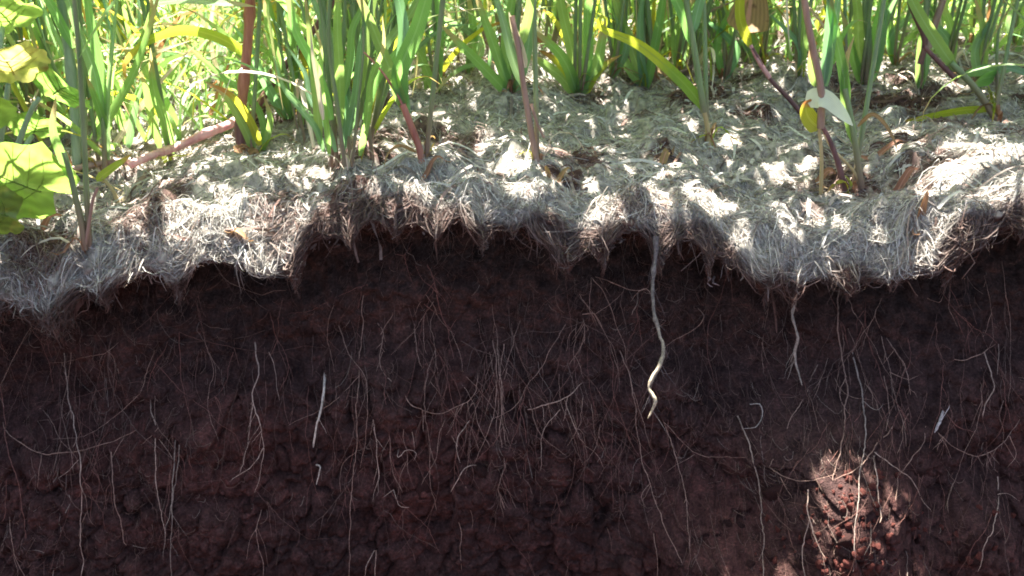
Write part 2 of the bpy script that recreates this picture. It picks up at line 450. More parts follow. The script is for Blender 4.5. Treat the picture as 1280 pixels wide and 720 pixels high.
# ------------------------------------------------------------------ the setting: soil face, pit, ground
def build_soil():
    xs = np.unique(np.concatenate([np.linspace(-6, -.62, 60), np.linspace(-.62, .62, 700), np.linspace(.62, 6, 60)]))
    v = np.concatenate([np.linspace(0, .40, 260), np.linspace(.405, .95, 60)])      # depth below the top line
    X, Vd = np.meshgrid(xs, v)
    top = np.interp(X, _lx, _lz * .85) - 0.018
    Z = top - Vd
    Y = face_y(X, Z)
    Z = Z + 0.002 * vnoise(X * 150, Z * 150, 77)
    me = np_mesh('soil_face', np.stack([X, Y, Z], -1).reshape(-1, 3), grid_quads(*X.shape)[:, ::-1], M['soil'])
    o = tag(link('soil_face', me), 'dark red brown soil face cut straight down under the straw', kind='structure')
    # pit floor and far side of the pit
    gx = np.linspace(-6, 6, 61); gy = np.concatenate([np.linspace(.1, -2.4, 40)])
    X, Y = np.meshgrid(gx, gy)
    Z = -.93 + .05 * fbm(X * 2, Y * 2, 81, 4) - .02
    me = np_mesh('pit_floor', np.stack([X, Y, Z], -1).reshape(-1, 3), grid_quads(*X.shape)[:, ::-1], M['soil'])
    tag(link('pit_floor', me), 'dark red soil floor of the pit', kind='structure')
    gz = np.concatenate([np.linspace(-1.1, 0.0, 24)])
    X, Z = np.meshgrid(gx, gz)
    Y = -2.1 - .25 * (Z + 1.0) + .08 * fbm(X * 3, Z * 3, 83, 4)
    me = np_mesh('pit_wall', np.stack([X, Y, Z], -1).reshape(-1, 3), grid_quads(*X.shape)[:, ::-1], M['soil'])
    tag(link('pit_wall', me), 'dark red soil wall on the other side of the pit', kind='structure')
    gy = np.concatenate([-2.25 - np.linspace(0, 1, 20) ** 2 * 60])
    gx2 = np.linspace(-60, 60, 61)
    X, Y = np.meshgrid(gx2, gy); Z = -.03 + .02 * fbm(X * 1.3, Y * 1.3, 85, 3)
    me = np_mesh('field', np.stack([X, Y, Z], -1).reshape(-1, 3), grid_quads(*X.shape)[:, ::-1], M['soil'])
    tag(link('field', me), 'bare soil field on the other side of the pit', kind='structure')
    return o
soil_face = build_soil()

def build_ground():
    xs = np.concatenate([-np.geomspace(60, .9, 24), np.linspace(-.88, .88, 180), np.geomspace(.9, 60, 24)])
    s = np.concatenate([np.linspace(.004, 1.0, 110), np.geomspace(1.02, 70, 50)])
    X, S = np.meshgrid(xs, s)
    Y = ylip(X) + S
    Z = ground_z(X, Y) - .012
    me = np_mesh('ground', np.stack([X, Y, Z], -1).reshape(-1, 3), grid_quads(*X.shape), M['soil'])
    return tag(link('ground', me), 'soil surface of the field under straw and grass', kind='structure')
build_ground()

# ------------------------------------------------------------------ straw mulch (uncountable): thatch and loose strands
def straw_tint(n, brown):
    base = np.array([[.50, .475, .425], [.44, .415, .365], [.37, .345, .295], [.57, .55, .50], [.30, .27, .225], [.22, .17, .135]])
    w = np.array([.26, .22, .18, .16, .12, .06])
    c = base[rng.choice(len(base), n, p=w)] * rng.uniform(.8, 1.15, (n, 1))
    dirt = np.array([.150, .085, .066]) * rng.uniform(.6, 1.5, (n, 1))
    b = np.clip(brown, 0, 1)[:, None]
    return c * (1 - b) + dirt * b

_sx = np.array([at(a, 280, YL0)[0] for a in (-100, 330, 400, 560, 600, 700, 900, 940, 1160, 1200, 1290)])
_sd = np.array([.022, .020, -.012, -.010, .004, -.004, -.002, .010, .010, -.008, -.010])
def skirt(x, s):
    """how far the hanging part of the mat is dirtied by the soil it was torn from"""
    d = np.interp(x, _sx, _sd) + .014 * vnoise(x * 28, s * 40, 19)
    return sstep(0, .009, -s - d)

ROT = [(*(on_ground(a, b)[:2]), q) for a, b, q in ((722, 195, .030), (705, 222, .022), (870, 115, .05), (1115, 185, .035), (1120, 120, .06), (945, 140, .03), (1060, 225, .03), (440, 235, .03), (180, 262, .03), (60, 300, .04), (830, 190, .018))]
def patch_brown(x, y):
    r = sstep(.14, .40, fbm(x * 19, y * 19, 141, 3)) * .7
    for cx, cy, q in ROT: r = np.maximum(r, .95 * sstep(.25, .75, np.exp(-((x - cx) ** 2 + (y - cy) ** 2) / q ** 2) + .5 * fbm(x * 45, y * 45, 143, 3)))
    return r

def build_mulch():
    # the matted layer
    xs = np.concatenate([np.linspace(-2.2, -.68, 90), np.linspace(-.675, .675, 430), np.linspace(.68, 2.2, 90)])
    t = np.linspace(1, 0, 22)[:-1]
    s = np.concatenate([np.linspace(0, .5, 150), np.linspace(.505, 1.2, 80), np.geomspace(1.22, 3.2, 30)])
    Xh, Th = np.meshgrid(xs, t); Xs, Ss = np.meshgrid(xs, s)
    X = np.vstack([Xh, Xs]); S = np.vstack([-Th * hang_len(Xh), Ss])
    x, y, z = mat_point(X, S)
    z = z + np.where(S > 0, .010 * fbm(X * 110, y * 110, 151, 3), 0)
    y = y - np.where(S <= 0, .012 * fbm(X * 90, S * 60, 152, 3), 0)
    V = np.stack([x, y, z], -1).reshape(-1, 3)
    br = np.clip(.25 + skirt(X, S).ravel() + patch_brown(x, y).ravel(), 0, 1)
    c = np.array([.31, .285, .24]) * (1 - br[:, None]) + np.array([.066, .037, .030]) * br[:, None]
    parts_V, parts_Q, parts_C = [V], [grid_quads(*X.shape)], [c]
    nv = len(V)
    def strands(n, x0, s0, ang, length, width, lift, brown, k=6, curl=1.0, gather=0.0, loose=0.0, flat=False):
        nonlocal nv
        step = (length / (k - 1))[:, None]
        a = ang.copy(); xx = [x0]; ss = [s0]
        dcurl = rng.normal(0, .45, n) * curl
        for i in range(1, k):
            a = a + dcurl + rng.normal(0, .22, n) * curl
            nx = xx[-1] + step[:, 0] * np.cos(a); ns = ss[-1] + step[:, 0] * np.sin(a)
            if gather:
                g = (hang_len(nx + .006) - hang_len(nx - .006)) / .012
                nx = nx + np.where(ns < -.004, np.clip(g, -1.2, 1.2) * step[:, 0] * gather, 0)
                lim = -hang_len(nx) * (1.0 + loose * rng.uniform(0, 1, n)) - .002
                ns = np.maximum(ns, lim)
            xx.append(nx); ss.append(ns)
        xx = np.stack(xx, 1); ss = np.stack(ss, 1)
        x, y, z = mat_point(xx, ss)
        tt = np.linspace(0, 1, k)[None, :]
        prof = rng.uniform(.2, 1, (n, 1)) * np.sin(tt * math.pi * rng.uniform(.5, 1.0, (n, 1)) + rng.uniform(0, .5, (n, 1)))
        off = lift[:, None] * (.35 + prof)
        hang = np.clip(-ss / .012, 0, 1)
        P = np.stack([x, y - off * hang, z + off * (1 - hang)], -1)
        W = width[:, None] * (1 - .55 * np.abs(tt - .45) ** 1.5) * np.ones((n, k))
        V, Q = many_ribbons(P, W, flat)
        A = straw_tint(n, brown)[:, None, :]; B = np.array([.092, .052, .041]) * rng.uniform(.55, 1.5, (n, 1, 1))
        q = skirt(xx, ss)[..., None] * rng.uniform(.7, 1, (n, 1, 1))
        C = np.repeat((A * (1 - q) + B * q).reshape(-1, 3), 2, 0)
        parts_V.append(V); parts_Q.append(Q + nv); parts_C.append(C); nv += len(V)
    # on the flat: density falls with distance
    n = 125000
    x0 = rng.uniform(-.82, .82, n); s0 = np.abs(rng.uniform(0, 1, n)) ** 1.6 * 1.0
    flow = 3.0 * math.pi * fbm(x0 * 6, s0 * 6, 161, 2) + rng.normal(0, .6, n) + rng.choice([0, math.pi], n)
    strands(n, x0, s0, flow, np.clip(rng.lognormal(-4.25, .55, n), .004, .06), np.clip(rng.lognormal(-7.55, .45, n), .00025, .0022), rng.exponential(.0018, n), patch_brown(x0, s0) + rng.uniform(0, .45, n) ** 2, k=4, curl=.55)
    # broader flat pieces of straw
    n = 2400
    x0 = rng.uniform(-.82, .82, n); s0 = rng.uniform(0, 1, n) ** 1.4 * .9
    strands(n, x0, s0, rng.uniform(0, 6.28, n), rng.uniform(.012, .055, n), rng.uniform(.0014, .0042, n), rng.exponential(.0025, n) + .001, np.clip(patch_brown(x0, s0) * .7 + rng.uniform(-.3, .9, n), 0, 1), curl=.22, flat=True)
    # chaff: short flat crumbs of straw and leaf
    n = 26000
    x0 = rng.uniform(-.8, .8, n); s0 = rng.uniform(-.02, .75, n)
    strands(n, x0, s0, rng.uniform(0, 6.28, n), rng.uniform(.002, .007, n), rng.uniform(.0006, .0022, n), rng.exponential(.002, n), np.clip(rng.normal(.35, .35, n), 0, 1), k=3, curl=.2)
    # farther back
    n = 12000
    x0 = rng.uniform(-1.9, 1.9, n); s0 = rng.uniform(.6, 2.8, n)
    strands(n, x0, s0, rng.uniform(0, 6.28, n), rng.uniform(.03, .08, n), rng.uniform(.0015, .004, n), rng.exponential(.008, n), patch_brown(x0, s0), k=4)
    # combed down over the lip
    n = 26000
    x0 = rng.uniform(-.75, .75, n); s0 = rng.uniform(-.010, .038, n)
    strands(n, x0, s0, rng.normal(-math.pi / 2, 1.15, n), np.clip(rng.lognormal(-4.3, .5, n), .004, .045), np.clip(rng.lognormal(-7.5, .45, n), .00025, .0018), rng.exponential(.0026, n),
            patch_brown(x0, s0) * .7 + rng.uniform(0, .5, n) ** 2, k=5, curl=.45, gather=.7, loose=.02)
    # hanging fringe, dusty with soil
    n = 36000
    x0 = rng.uniform(-.75, .75, n); t0 = rng.uniform(0, .85, n); s0 = -t0 * hang_len(x0)
    strands(n, x0, s0, rng.normal(-math.pi / 2, 1.0, n), np.clip(rng.lognormal(-4.5, .5, n), .004, .04), np.clip(rng.lognormal(-7.6, .4, n), .00025, .0014), rng.exponential(.0032, n),
            rng.uniform(0, .7, n) ** 2, k=5, curl=.5, gather=1.1, loose=.10)
    # loose ends hanging free below the fringe
    n = 1500
    x0 = rng.uniform(-.75, .75, n); s0 = -hang_len(x0) * rng.uniform(.6, 1, n)
    strands(n, x0, s0, rng.normal(-math.pi / 2, .4, n), rng.uniform(.012, .035, n), rng.uniform(.0004, .001, n), rng.exponential(.004, n),
            rng.uniform(.3, 1.0, n), curl=.7, gather=.6, loose=.55)
    me = np_mesh('straw_mulch', np.vstack(parts_V), np.vstack(parts_Q), M['straw'], np.vstack(parts_C))
    me.materials.append(M['dust'])
    mi = np.zeros(len(me.polygons), np.int32); mi[:len(parts_Q[0])] = 1
    me.polygons.foreach_set('material_index', mi)
    tag(link('straw_mulch', me), 'matted layer of pale dry straw hanging over the cut edge', 'straw', kind='stuff')
build_mulch()

# ------------------------------------------------------------------ clods in the face
def lump(name, seed, sub=2, mat='soil', rough=.16):
    import bmesh
    bm = bmesh.new(); bmesh.ops.create_icosphere(bm, subdivisions=sub, radius=1.0)
    r = np.random.default_rng(seed); A = r.normal(size=(5, 3)) * 1.6; B = r.uniform(0, 6.28, 5)
    for v in bm.verts:
        p = np.array(v.co)
        k = 1 + (rough - .16) * (float(_h(np.array([int(p[0] * 2.5 + 50)]), np.array([int(p[1] * 2.5 + 9) * 31 + int(p[2] * 2.5 + 7)]), seed)[0]) - .5) * 2 + .16 * sum(math.sin(float(A[i] @ p) + B[i]) for i in range(5)) / 1.6
        for i in range(5):                      # broken flat sides
            nn = A[i] / np.linalg.norm(A[i]); d = float(nn @ p) * k
            if d > .55: p = p - nn * (d - .55) / k * .95
        v.co = Vector(p * k)
    me = bpy.data.meshes.new(name); bm.to_mesh(me); bm.free()
    for p in me.polygons: p.use_smooth = True
    me.materials.append(M[mat]); return me

CLODS = [lump('clod', 900 + i) for i in range(8)]
def build_clods():
    n = 0
    while n < 100:
        px, py = random.uniform(-20, 1300), 720 - 330 * random.random() ** 1.7
        if vnoise(px / 90, py / 90, 171) + (py - 560) / 500 < random.uniform(-.25, .25): continue
        p = on_face(px, py, -.002)
        o = link('clod', CLODS[n % 8], soil_face)
        r = random.choice([.004, .005, .006, .008, .010, .014]) * random.uniform(.8, 1.2)
        if 1020 < px < 1115 and py > 590: r *= .7
        o.location = (p.x, float(face_y(p.x, p.z)) + r * .50, p.z); o.scale = (r * random.uniform(.8, 1.3), r * .8, r * random.uniform(.7, 1.1))
        o.rotation_euler = (random.uniform(0, 6), random.uniform(0, 6), random.uniform(0, 6))
        n += 1
build_clods()
CRUMBS = [lump('crumb', 950 + i, 2, 'lit_soil', .34) for i in range(6)]
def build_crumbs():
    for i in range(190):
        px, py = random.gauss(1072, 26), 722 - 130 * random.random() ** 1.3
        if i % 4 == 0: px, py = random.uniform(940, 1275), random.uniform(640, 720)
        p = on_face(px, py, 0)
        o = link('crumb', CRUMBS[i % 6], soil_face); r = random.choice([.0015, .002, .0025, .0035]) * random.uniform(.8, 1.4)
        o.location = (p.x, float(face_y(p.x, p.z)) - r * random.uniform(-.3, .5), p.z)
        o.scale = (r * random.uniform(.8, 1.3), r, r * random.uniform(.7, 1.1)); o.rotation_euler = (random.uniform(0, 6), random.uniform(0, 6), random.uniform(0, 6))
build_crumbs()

# ------------------------------------------------------------------ roots
def wiggle(P, amp, seed):
    P = np.asarray(P, float).copy(); n = len(P); i = np.arange(n)
    for k in range(3):
        P[:, k] += amp * 1.5 * (vnoise(i * .22, i * 0 + k, seed) + .45 * vnoise(i * .8, i * 0 + k + 5, seed + 1)) * np.clip(i / 3, 0, 1)
    return P

def root_mesh(P, r0, r1, tint, sides=6, knob=.15, seed=0, lit_tint=None):
    n = len(P); t = np.linspace(0, 1, n)
    R = (r0 + (r1 - r0) * t) * (1 + knob * 2 * vnoise(np.arange(n) * .7, np.zeros(n), seed))
    R[-1] *= .35
    V, Q = tube_arrays(P, R, sides)
    tt = np.repeat(t, sides)[:, None] ** 2.5; tc_ = np.array(tint)[None, :] * (1 - tt) + np.array(lit_tint or tint)[None, :] * tt
    c = tc_ * (1 + .35 * np.repeat(vnoise(np.arange(n) * .35, np.zeros(n) + 2, seed + 3), sides)[:, None])
    return V, Q, c

def trace(pts, off, sink=False):
    q = np.array(pts, float); n = len(q)
    o = np.array([off[min(i, len(off) - 1)] for i in range(n)]) if isinstance(off, (list, tuple)) else np.full(n, off)
    u, v = (q[:, 0] - 640) / F, (360 - q[:, 1]) / F
    R = np.stack([u, CP + v * SP, -SP + v * CP], -1)
    o[0] = min(o[0], -.004) if sink else o[0]
    Y = np.full(n, -.03)
    for _ in range(12):
        t = (Y + D) / R[:, 1]
        Y = .5 * Y + .5 * (face_c(R[:, 0] * t, H + R[:, 2] * t) - o)
    t = (Y + D) / R[:, 1]
    return np.stack([R[:, 0] * t, Y, H + R[:, 2] * t], -1)

PALE, TAN, BROWN, WHITE, RUST = (.40, .285, .22), (.29, .185, .140), (.15, .080, .062), (.54, .46, .37), (.19, .088, .068)
rseed = [1000]
def root(pts, w, label, tint=PALE, off=.004, branches=(), w1=None, rootlets=0, group=None, abs_y=None, lit_tint=None):
    """w = thickness in photo pixels; branches = [(pts, w)] traced the same way"""
    rseed[0] += 7
    k = .00027
    P0 = trace(pts, off, not isinstance(off, list)) if abs_y is None else np.array([at(q[0], q[1], yy) for q, yy in zip(pts, abs_y)])
    n = max(8, int(np.linalg.norm(np.diff(P0, axis=0), axis=1).sum() / .0035))
    P = wiggle(catmull(P0, n), .0016 if w < 4 else .0012, rseed[0])
    base = P[0].copy()
    me_v = root_mesh(P - base, w * k, (w1 or w * .55) * k, tint, 7 if w > 3 else 5, .18 if w < 6 else .34, rseed[0], lit_tint)
    has = len(branches) or rootlets
    e = empty('root', base)
    link('taproot' if w > 3 else 'root_strand', np_mesh('root_strand', me_v[0], me_v[1], M['root'], me_v[2]), e)
    tag(e, label, 'root', group)
    for bp, bw in branches:
        B = trace(bp, off if not isinstance(off, (list, tuple)) else off[-1])
        B = wiggle(catmull(B, max(6, int(np.linalg.norm(np.diff(B, axis=0), axis=1).sum() / .0035))), .0016, rseed[0] + 5)
        v = root_mesh(B - base, bw * k, bw * k * .5, tint, 5, .18, rseed[0] + 2)
        link('root_branch', np_mesh('root_branch', v[0], v[1], M['root'], v[2]), e)
        rseed[0] += 1
    for i in range(rootlets):
        q = P[random.randrange(1, len(P) - 1)]
        L = random.uniform(.008, .03); d = np.array([random.choice([-1, 1]) * random.uniform(.05, .5), -random.uniform(0, .2), -random.uniform(.4, 1)])
        B = wiggle(np.array([q + d / np.linalg.norm(d) * L * s for s in np.linspace(0, 1, 7)]), .002, rseed[0] + 11 + i)
        v = root_mesh(B - base, .00030, .00015, tint, 4, .1, rseed[0] + i)
        link('rootlet', np_mesh('rootlet', v[0], v[1], M['root'], v[2]), e)
    return e

GR = 'roots hanging down the soil face'
def build_roots():
    root([(820, 296), (818, 330), (816, 365), (820, 395), (828, 430), (826, 455), (815, 475), (813, 487), (820, 502), (811, 523)], 8.5,
         'thick pale root hanging free in front of the soil, longest and stoutest', (.13, .11, .105), w1=4.5, lit_tint=(.52, .43, .29),  # dark bark above; the paler lower end is sunlight painted into the tint
         abs_y=[-.022, -.036, -.050, -.064, -.082, -.096, -.106, -.110, -.116, -.118], rootlets=16, group=GR)
    root([(958, 348), (966, 375), (970, 398), (971, 416)], 5, 'short brown root hanging from the mat beside the paler twisted root', BROWN, .012, rootlets=3, group=GR)
    root([(990, 346), (994, 372), (991, 396), (997, 420), (993, 446), (1001, 480)], 6, 'twisted pale tan root hanging from the mat right of the stoutest root', (.36, .29, .23), [.030, .03, .03, .026, .02, .016], rootlets=5, group=GR)
    root([(410, 454), (405, 480), (402, 505), (396, 532), (392, 560)], 5.0, 'straight bright white root on the left half of the soil face', WHITE, .008, w1=3, rootlets=3, group=GR)
    root([(394, 581), (399, 583), (398, 592), (395, 606)], 3.4, 'tiny white hooked root just below the bright white root', WHITE, .006, group=GR)
    root([(456, 340), (453, 400), (450, 450), (447, 500), (445, 560), (439, 640), (436, 725)], 1.9, 'very long thin root running straight down left of centre', TAN, .006, [([(449, 470), (420, 500), (395, 515), (360, 530)], 1.2), ([(445, 565), (428, 580), (425, 615)], 1.3)], group=GR)
    root([(622, 420), (624, 470), (628, 505), (625, 540), (632, 580), (623, 612), (632, 642)], 2.4, 'bundle of tangled thin roots hanging down near the middle', TAN, .006,
         [([(616, 425), (620, 470), (616, 520), (600, 560), (592, 580)], 1.7), ([(630, 430), (626, 480), (630, 540), (634, 590)], 1.6), ([(612, 440), (622, 500), (620, 550)], 1.4), ([(634, 460), (628, 500), (637, 545)], 1.2)], rootlets=6, group=GR)
    root([(80, 440), (87, 500), (93, 532), (98, 562), (101, 600), (101, 650), (103, 725)], 2.4, 'long thin pale root running down near the left edge', PALE, .005, [([(98, 575), (85, 590), (72, 598)], 1.2)], rootlets=3, group=GR)
    root([(2, 522), (15, 547), (50, 566), (75, 566), (100, 562), (135, 552), (170, 538)], 1.9, 'thin root sagging sideways across the far left of the soil', TAN, .006, [([(52, 568), (50, 590), (48, 610)], 1.2)], group=GR)
    root([(2, 465), (4, 520), (12, 570), (22, 600), (28, 640), (35, 675)], 2.0, 'wavy reddish root along the left edge of the picture', RUST, .005, [([(8, 600), (6, 640), (0, 655)], 1.3)], rootlets=4, group=GR)
    root([(319, 425), (322, 470), (315, 502), (324, 530), (331, 562)], 2.6, 'forked pale root with spreading lower branches on the left half', PALE, .005,
         [([(316, 505), (308, 560), (300, 592)], 1.7), ([(329, 560), (315, 582), (288, 602)], 2.0), ([(330, 560), (326, 590), (318, 615)], 1.2), ([(336, 440), (345, 470), (350, 500)], 1.3)], rootlets=6, group=GR)
    root([(188, 498), (195, 540), (194, 600), (200, 636), (206, 668)], 2.0, 'thin pale root left of the paired roots in the lower left', PALE, .005, rootlets=2, group=GR)
    root([(220, 548), (217, 600), (214, 640), (214, 725)], 2.4, 'paired thin roots running side by side in the lower left', (.25, .20, .16), .005, [([(224, 556), (219, 600), (210, 650), (204, 700)], 1.8)], rootlets=2, group=GR)
    root([(139, 565), (141, 610), (150, 650), (157, 682)], 1.9, 'short faint root right of the long left edge root', TAN, .005, [([(140, 572), (150, 555), (156, 545)], 1.1)], group=GR)
    root([(70, 690), (66, 725)], 1.6, 'stub of pale root at the lower left corner', PALE, .004, group=GR)
    root([(772, 430), (790, 482), (799, 555), (813, 612), (832, 660), (852, 705)], 2.0, 'long slanting thread root below the stoutest root', TAN, .006, [([(792, 490), (806, 530), (812, 560)], 1.2), ([(812, 605), (800, 620), (806, 632)], 1.3)], rootlets=4, group=GR)
    root([(826, 520), (843, 566), (856, 620), (862, 690)], 1.7, 'thin root curving down below the tip of the stoutest root', TAN, .005, [([(830, 528), (872, 568), (935, 572)], 1.2), ([(868, 568), (830, 590)], 1.1)], rootlets=3, group=GR)
    root([(815, 655), (820, 690), (821, 725)], 1.7, 'short thread root reaching the bottom edge right of centre', TAN, .004, group=GR)
    root([(922, 520), (938, 560), (947, 600), (953, 650), (954, 722)], 2.5, 'thin root reaching the bottom edge left of the sunlit soil', (.30, .22, .17), .006, rootlets=3, group=GR)
    root([(1050, 352), (1047, 400), (1052, 440), (1059, 482), (1055, 532), (1046, 580), (1040, 602)], 2.9, 'wavy tan root hanging above the sunlit soil patch', TAN, .006, [([(1058, 470), (1050, 500), (1062, 520)], 1.4)], rootlets=6, group=GR)
    root([(1064, 430), (1077, 490), (1081, 540), (1075, 590), (1071, 640), (1066, 690)], 2.6, 'pale root running down into the sunlit soil patch', (.28, .22, .18), .007, [([(1078, 500), (1096, 515), (1105, 505)], 1.2)], rootlets=4, group=GR)
    root([(1022, 456), (1005, 495), (985, 532), (962, 584)], 1.9, 'straight root slanting down to the left below the twisted root', TAN, .007, group=GR)
    root([(1120, 528), (1092, 563), (1072, 585), (1040, 600)], 1.9, 'thin root slanting left across the long roots above the sunlit patch', TAN, .010, group=GR)
    root([(950, 576), (980, 597), (1010, 603), (1045, 594)], 1.6, 'sagging thin root stretched sideways left of the sunlit patch', TAN, .007, [([(975, 596), (985, 615), (990, 622)], 1.1)], group=GR)
    root([(1091, 562), (1097, 605), (1100, 655)], 2.6, 'bright short root beside the right half of the sunlit patch', PALE, .008, [([(1093, 565), (1118, 585), (1142, 602), (1162, 640)], 1.8)], rootlets=3, group=GR)
    root([(1247, 596), (1246, 650), (1233, 680), (1222, 714)], 2.1, 'wavy pale root in the lower right corner', PALE, .005, [([(1247, 618), (1262, 617), (1275, 625)], 1.2)], group=GR)
    root([(1276, 522), (1255, 552), (1225, 570), (1195, 560), (1172, 540)], 1.7, 'sagging root looped sideways near the right edge', TAN, .006, [([(1262, 545), (1268, 570), (1258, 585)], 1.5), ([(1235, 565), (1233, 590)], 1.2)], rootlets=8, group=GR)
    root([(1106, 420), (1122, 440), (1132, 462), (1137, 490)], 2.2, 'short curved root under the mat near the right side', TAN, .006, [([(1105, 470), (1110, 510), (1108, 540)], 1.6), ([(1112, 465), (1135, 475), (1148, 470)], 1.3)], rootlets=8, group=GR)
    root([(1179, 514), (1175, 528), (1169, 541)], 5.0, 'stubby white root fragment sticking out near the right side', (.46, .40, .37), .006, [([(1176, 526), (1188, 508)], 2.0)], w1=4, group=GR)
    root([(1230, 440), (1242, 482), (1232, 505), (1227, 522)], 2.2, 'kinked pale root near the right edge of the soil', PALE, .006, [([(1248, 430), (1246, 470)], 1.4)], group=GR)
    root([(928, 506), (948, 506), (953, 518), (944, 532), (926, 535)], 2.2, 'pale root curled into an open loop right of centre', (.32, .27, .23), .008, group=GR)
    root([(660, 512), (686, 506), (710, 496), (727, 478)], 2.2, 'upturned curving root just right of the middle bundle', PALE, .006, [([(706, 500), (716, 530), (724, 548)], 1.5), ([(700, 512), (680, 540), (677, 590)], 1.4)], rootlets=3, group=GR)
    root([(500, 478), (518, 508), (545, 516), (575, 508), (592, 492), (598, 466)], 2.0, 'root hanging in a shallow sideways curve left of the middle bundle', TAN, .006, [([(528, 513), (530, 540)], 1.4), ([(572, 510), (566, 530), (558, 545)], 1.5)], rootlets=4, group=GR)
    root([(597, 515), (578, 538), (571, 560), (576, 578)], 2.0, 'short hooked root left of the middle bundle', PALE, .006, [([(572, 558), (565, 545)], 1.2)], group=GR)
    root([(604, 583), (585, 582), (572, 598), (562, 616)], 2.0, 'bow shaped root low beside the middle bundle', PALE, .006, group=GR)
    root([(570, 606), (574, 650), (578, 712)], 1.7, 'thin straight root reaching the bottom left of centre', TAN, .005, [([(582, 608), (591, 650), (588, 668)], 1.2)], group=GR)
    root([(466, 508), (470, 550), (474, 598)], 2.3, 'wavy short root right of the very long thin root', PALE, .006, rootlets=5, group=GR)
    root([(498, 562), (497, 572), (510, 562), (520, 566), (516, 576)], 1.8, 'small crinkled hook of root at mid left', PALE, .007, [([(515, 540), (518, 562)], 1.2)], group=GR)
    root([(468, 688), (460, 705), (456, 725)], 1.8, 'twin root stubs at the bottom left of centre', PALE, .005, [([(470, 688), (471, 725)], 1.6)], group=GR)
    root([(492, 612), (500, 632), (512, 634)], 1.7, 'tiny forked root under the crinkled hook', PALE, .006, [([(492, 612), (480, 622)], 1.2)], group=GR)
    root([(738, 345), (762, 352), (790, 362), (812, 358)], 1.7, 'thread root stretched sideways towards the stoutest root', TAN, .022, [([(739, 347), (737, 380), (735, 396)], 1.2), ([(740, 347), (760, 378), (775, 420), (785, 455)], 1.3), ([(745, 392), (780, 365)], 1.2)], rootlets=3, group=GR)
    root([(798, 365), (794, 382), (788, 395)], 2.0, 'short angled root left of the stoutest root', PALE, .024, [([(798, 364), (808, 362), (814, 368)], 1.8)], group=GR)
    root([(728, 395), (732, 410), (730, 430)], 2.0, 'little root tuft under the mat at centre', TAN, .012, [([(728, 393), (742, 391), (748, 398), (754, 412)], 1.8), ([(740, 393), (746, 408)], 1.3)], rootlets=6, group=GR)
    root([(872, 385), (878, 395), (868, 412), (845, 425), (830, 436)], 1.6, 'thin bent root right of the stoutest root', TAN, .010, group=GR)
    root([(532, 310), (538, 340), (545, 362), (550, 390), (562, 420), (566, 450)], 2.2, 'reddish root straggling down under the mat left of centre', RUST, .010, [([(545, 365), (528, 348), (520, 330)], 1.5), ([(560, 415), (572, 400)], 1.3), ([(530, 380), (545, 390), (555, 392)], 1.5)], rootlets=7, group=GR)
    root([(515, 305), (505, 320), (494, 318)], 1.8, 'short rusty root curling under the mat left of centre', RUST, .014, rootlets=3, group=GR)
    root([(470, 400), (478, 420), (476, 455), (490, 480)], 2.0, 'zigzag root crossing the very long thin root high up', TAN, .007, [([(476, 418), (486, 400), (490, 390)], 1.3), ([(478, 440), (468, 470)], 1.4)], rootlets=5, group=GR)
    root([(518, 405), (522, 440), (528, 460)], 1.9, 'short straight root high up between zigzag and reddish root', TAN, .006, [([(530, 395), (530, 430), (535, 445)], 1.3)], rootlets=3, group=GR)
    root([(1155, 370), (1172, 380), (1178, 372)], 1.7, 'short root end poking from under the mat at right', TAN, .014, [([(1135, 352), (1148, 370)], 2.2)], group=GR)
    root([(1188, 448), (1208, 450), (1228, 440), (1245, 428)], 1.7, 'thin sideways root under the mat at the right edge', TAN, .006, group=GR)
    root([(1010, 612), (1012, 650), (1022, 680), (1034, 700)], 2.2, 'root with a sunlit tip left of the sunlit patch', PALE, .008, [([(1012, 650), (1005, 690), (1006, 725)], 1.8)], group=GR)
    root([(893, 345), (890, 352), (899, 356)], 3.6, 'small pale grey root tuft dangling right of the stoutest root', (.50, .46, .48), .016, [([(888, 348), (884, 354), (890, 358)], 2.8), ([(880, 330), (890, 350)], 1.2), ([(905, 330), (898, 352)], 1.2)], group=GR)
    # countless-looking finer roots, each still one root
    for i in range(285):
        px = random.uniform(-10, 1290) if random.random() < .35 else random.gauss(random.choice([30, 100, 205, 320, 335, 450, 480, 525, 560, 622, 628, 715, 740, 790, 1050, 1075, 1120, 1180, 1240]), 16)
        py = random.choice([random.uniform(300, 450), random.uniform(340, 480), random.uniform(400, 540), random.uniform(480, 660)])
        L = random.uniform(45, 170) * (1.2 if py < 480 else .8)
        pts = [(px, py)]; a = random.gauss(0, .16)
        if random.random() < .10: a = random.choice([-1, 1]) * random.uniform(.8, 1.5)
        for k in range(5):
            a += random.gauss(0, .22); px += math.sin(a) * L / 5; py += math.cos(a) * L / 5; pts.append((px, py))
        tint = random.choice([(.15, .10, .08), RUST, BROWN, BROWN, (.10, .06, .046), TAN])
        br = []
        for b in range(random.choice([0, 0, 1, 2])):
            q = pts[random.randint(1, 4)]; s = random.choice([-1, 1])
            br.append(([q, (q[0] + s * random.uniform(3, 9), q[1] + random.uniform(8, 20)), (q[0] + s * random.uniform(4, 15), q[1] + random.uniform(25, 50))], random.uniform(.8, 1.2)))
        root(pts, random.uniform(.8, 1.45), 'hair thin root clinging to the dark soil face', tint, random.uniform(.002, .007), br, rootlets=random.choice([0, 0, 1, 2]), group='hair thin roots on the soil face')
build_roots()

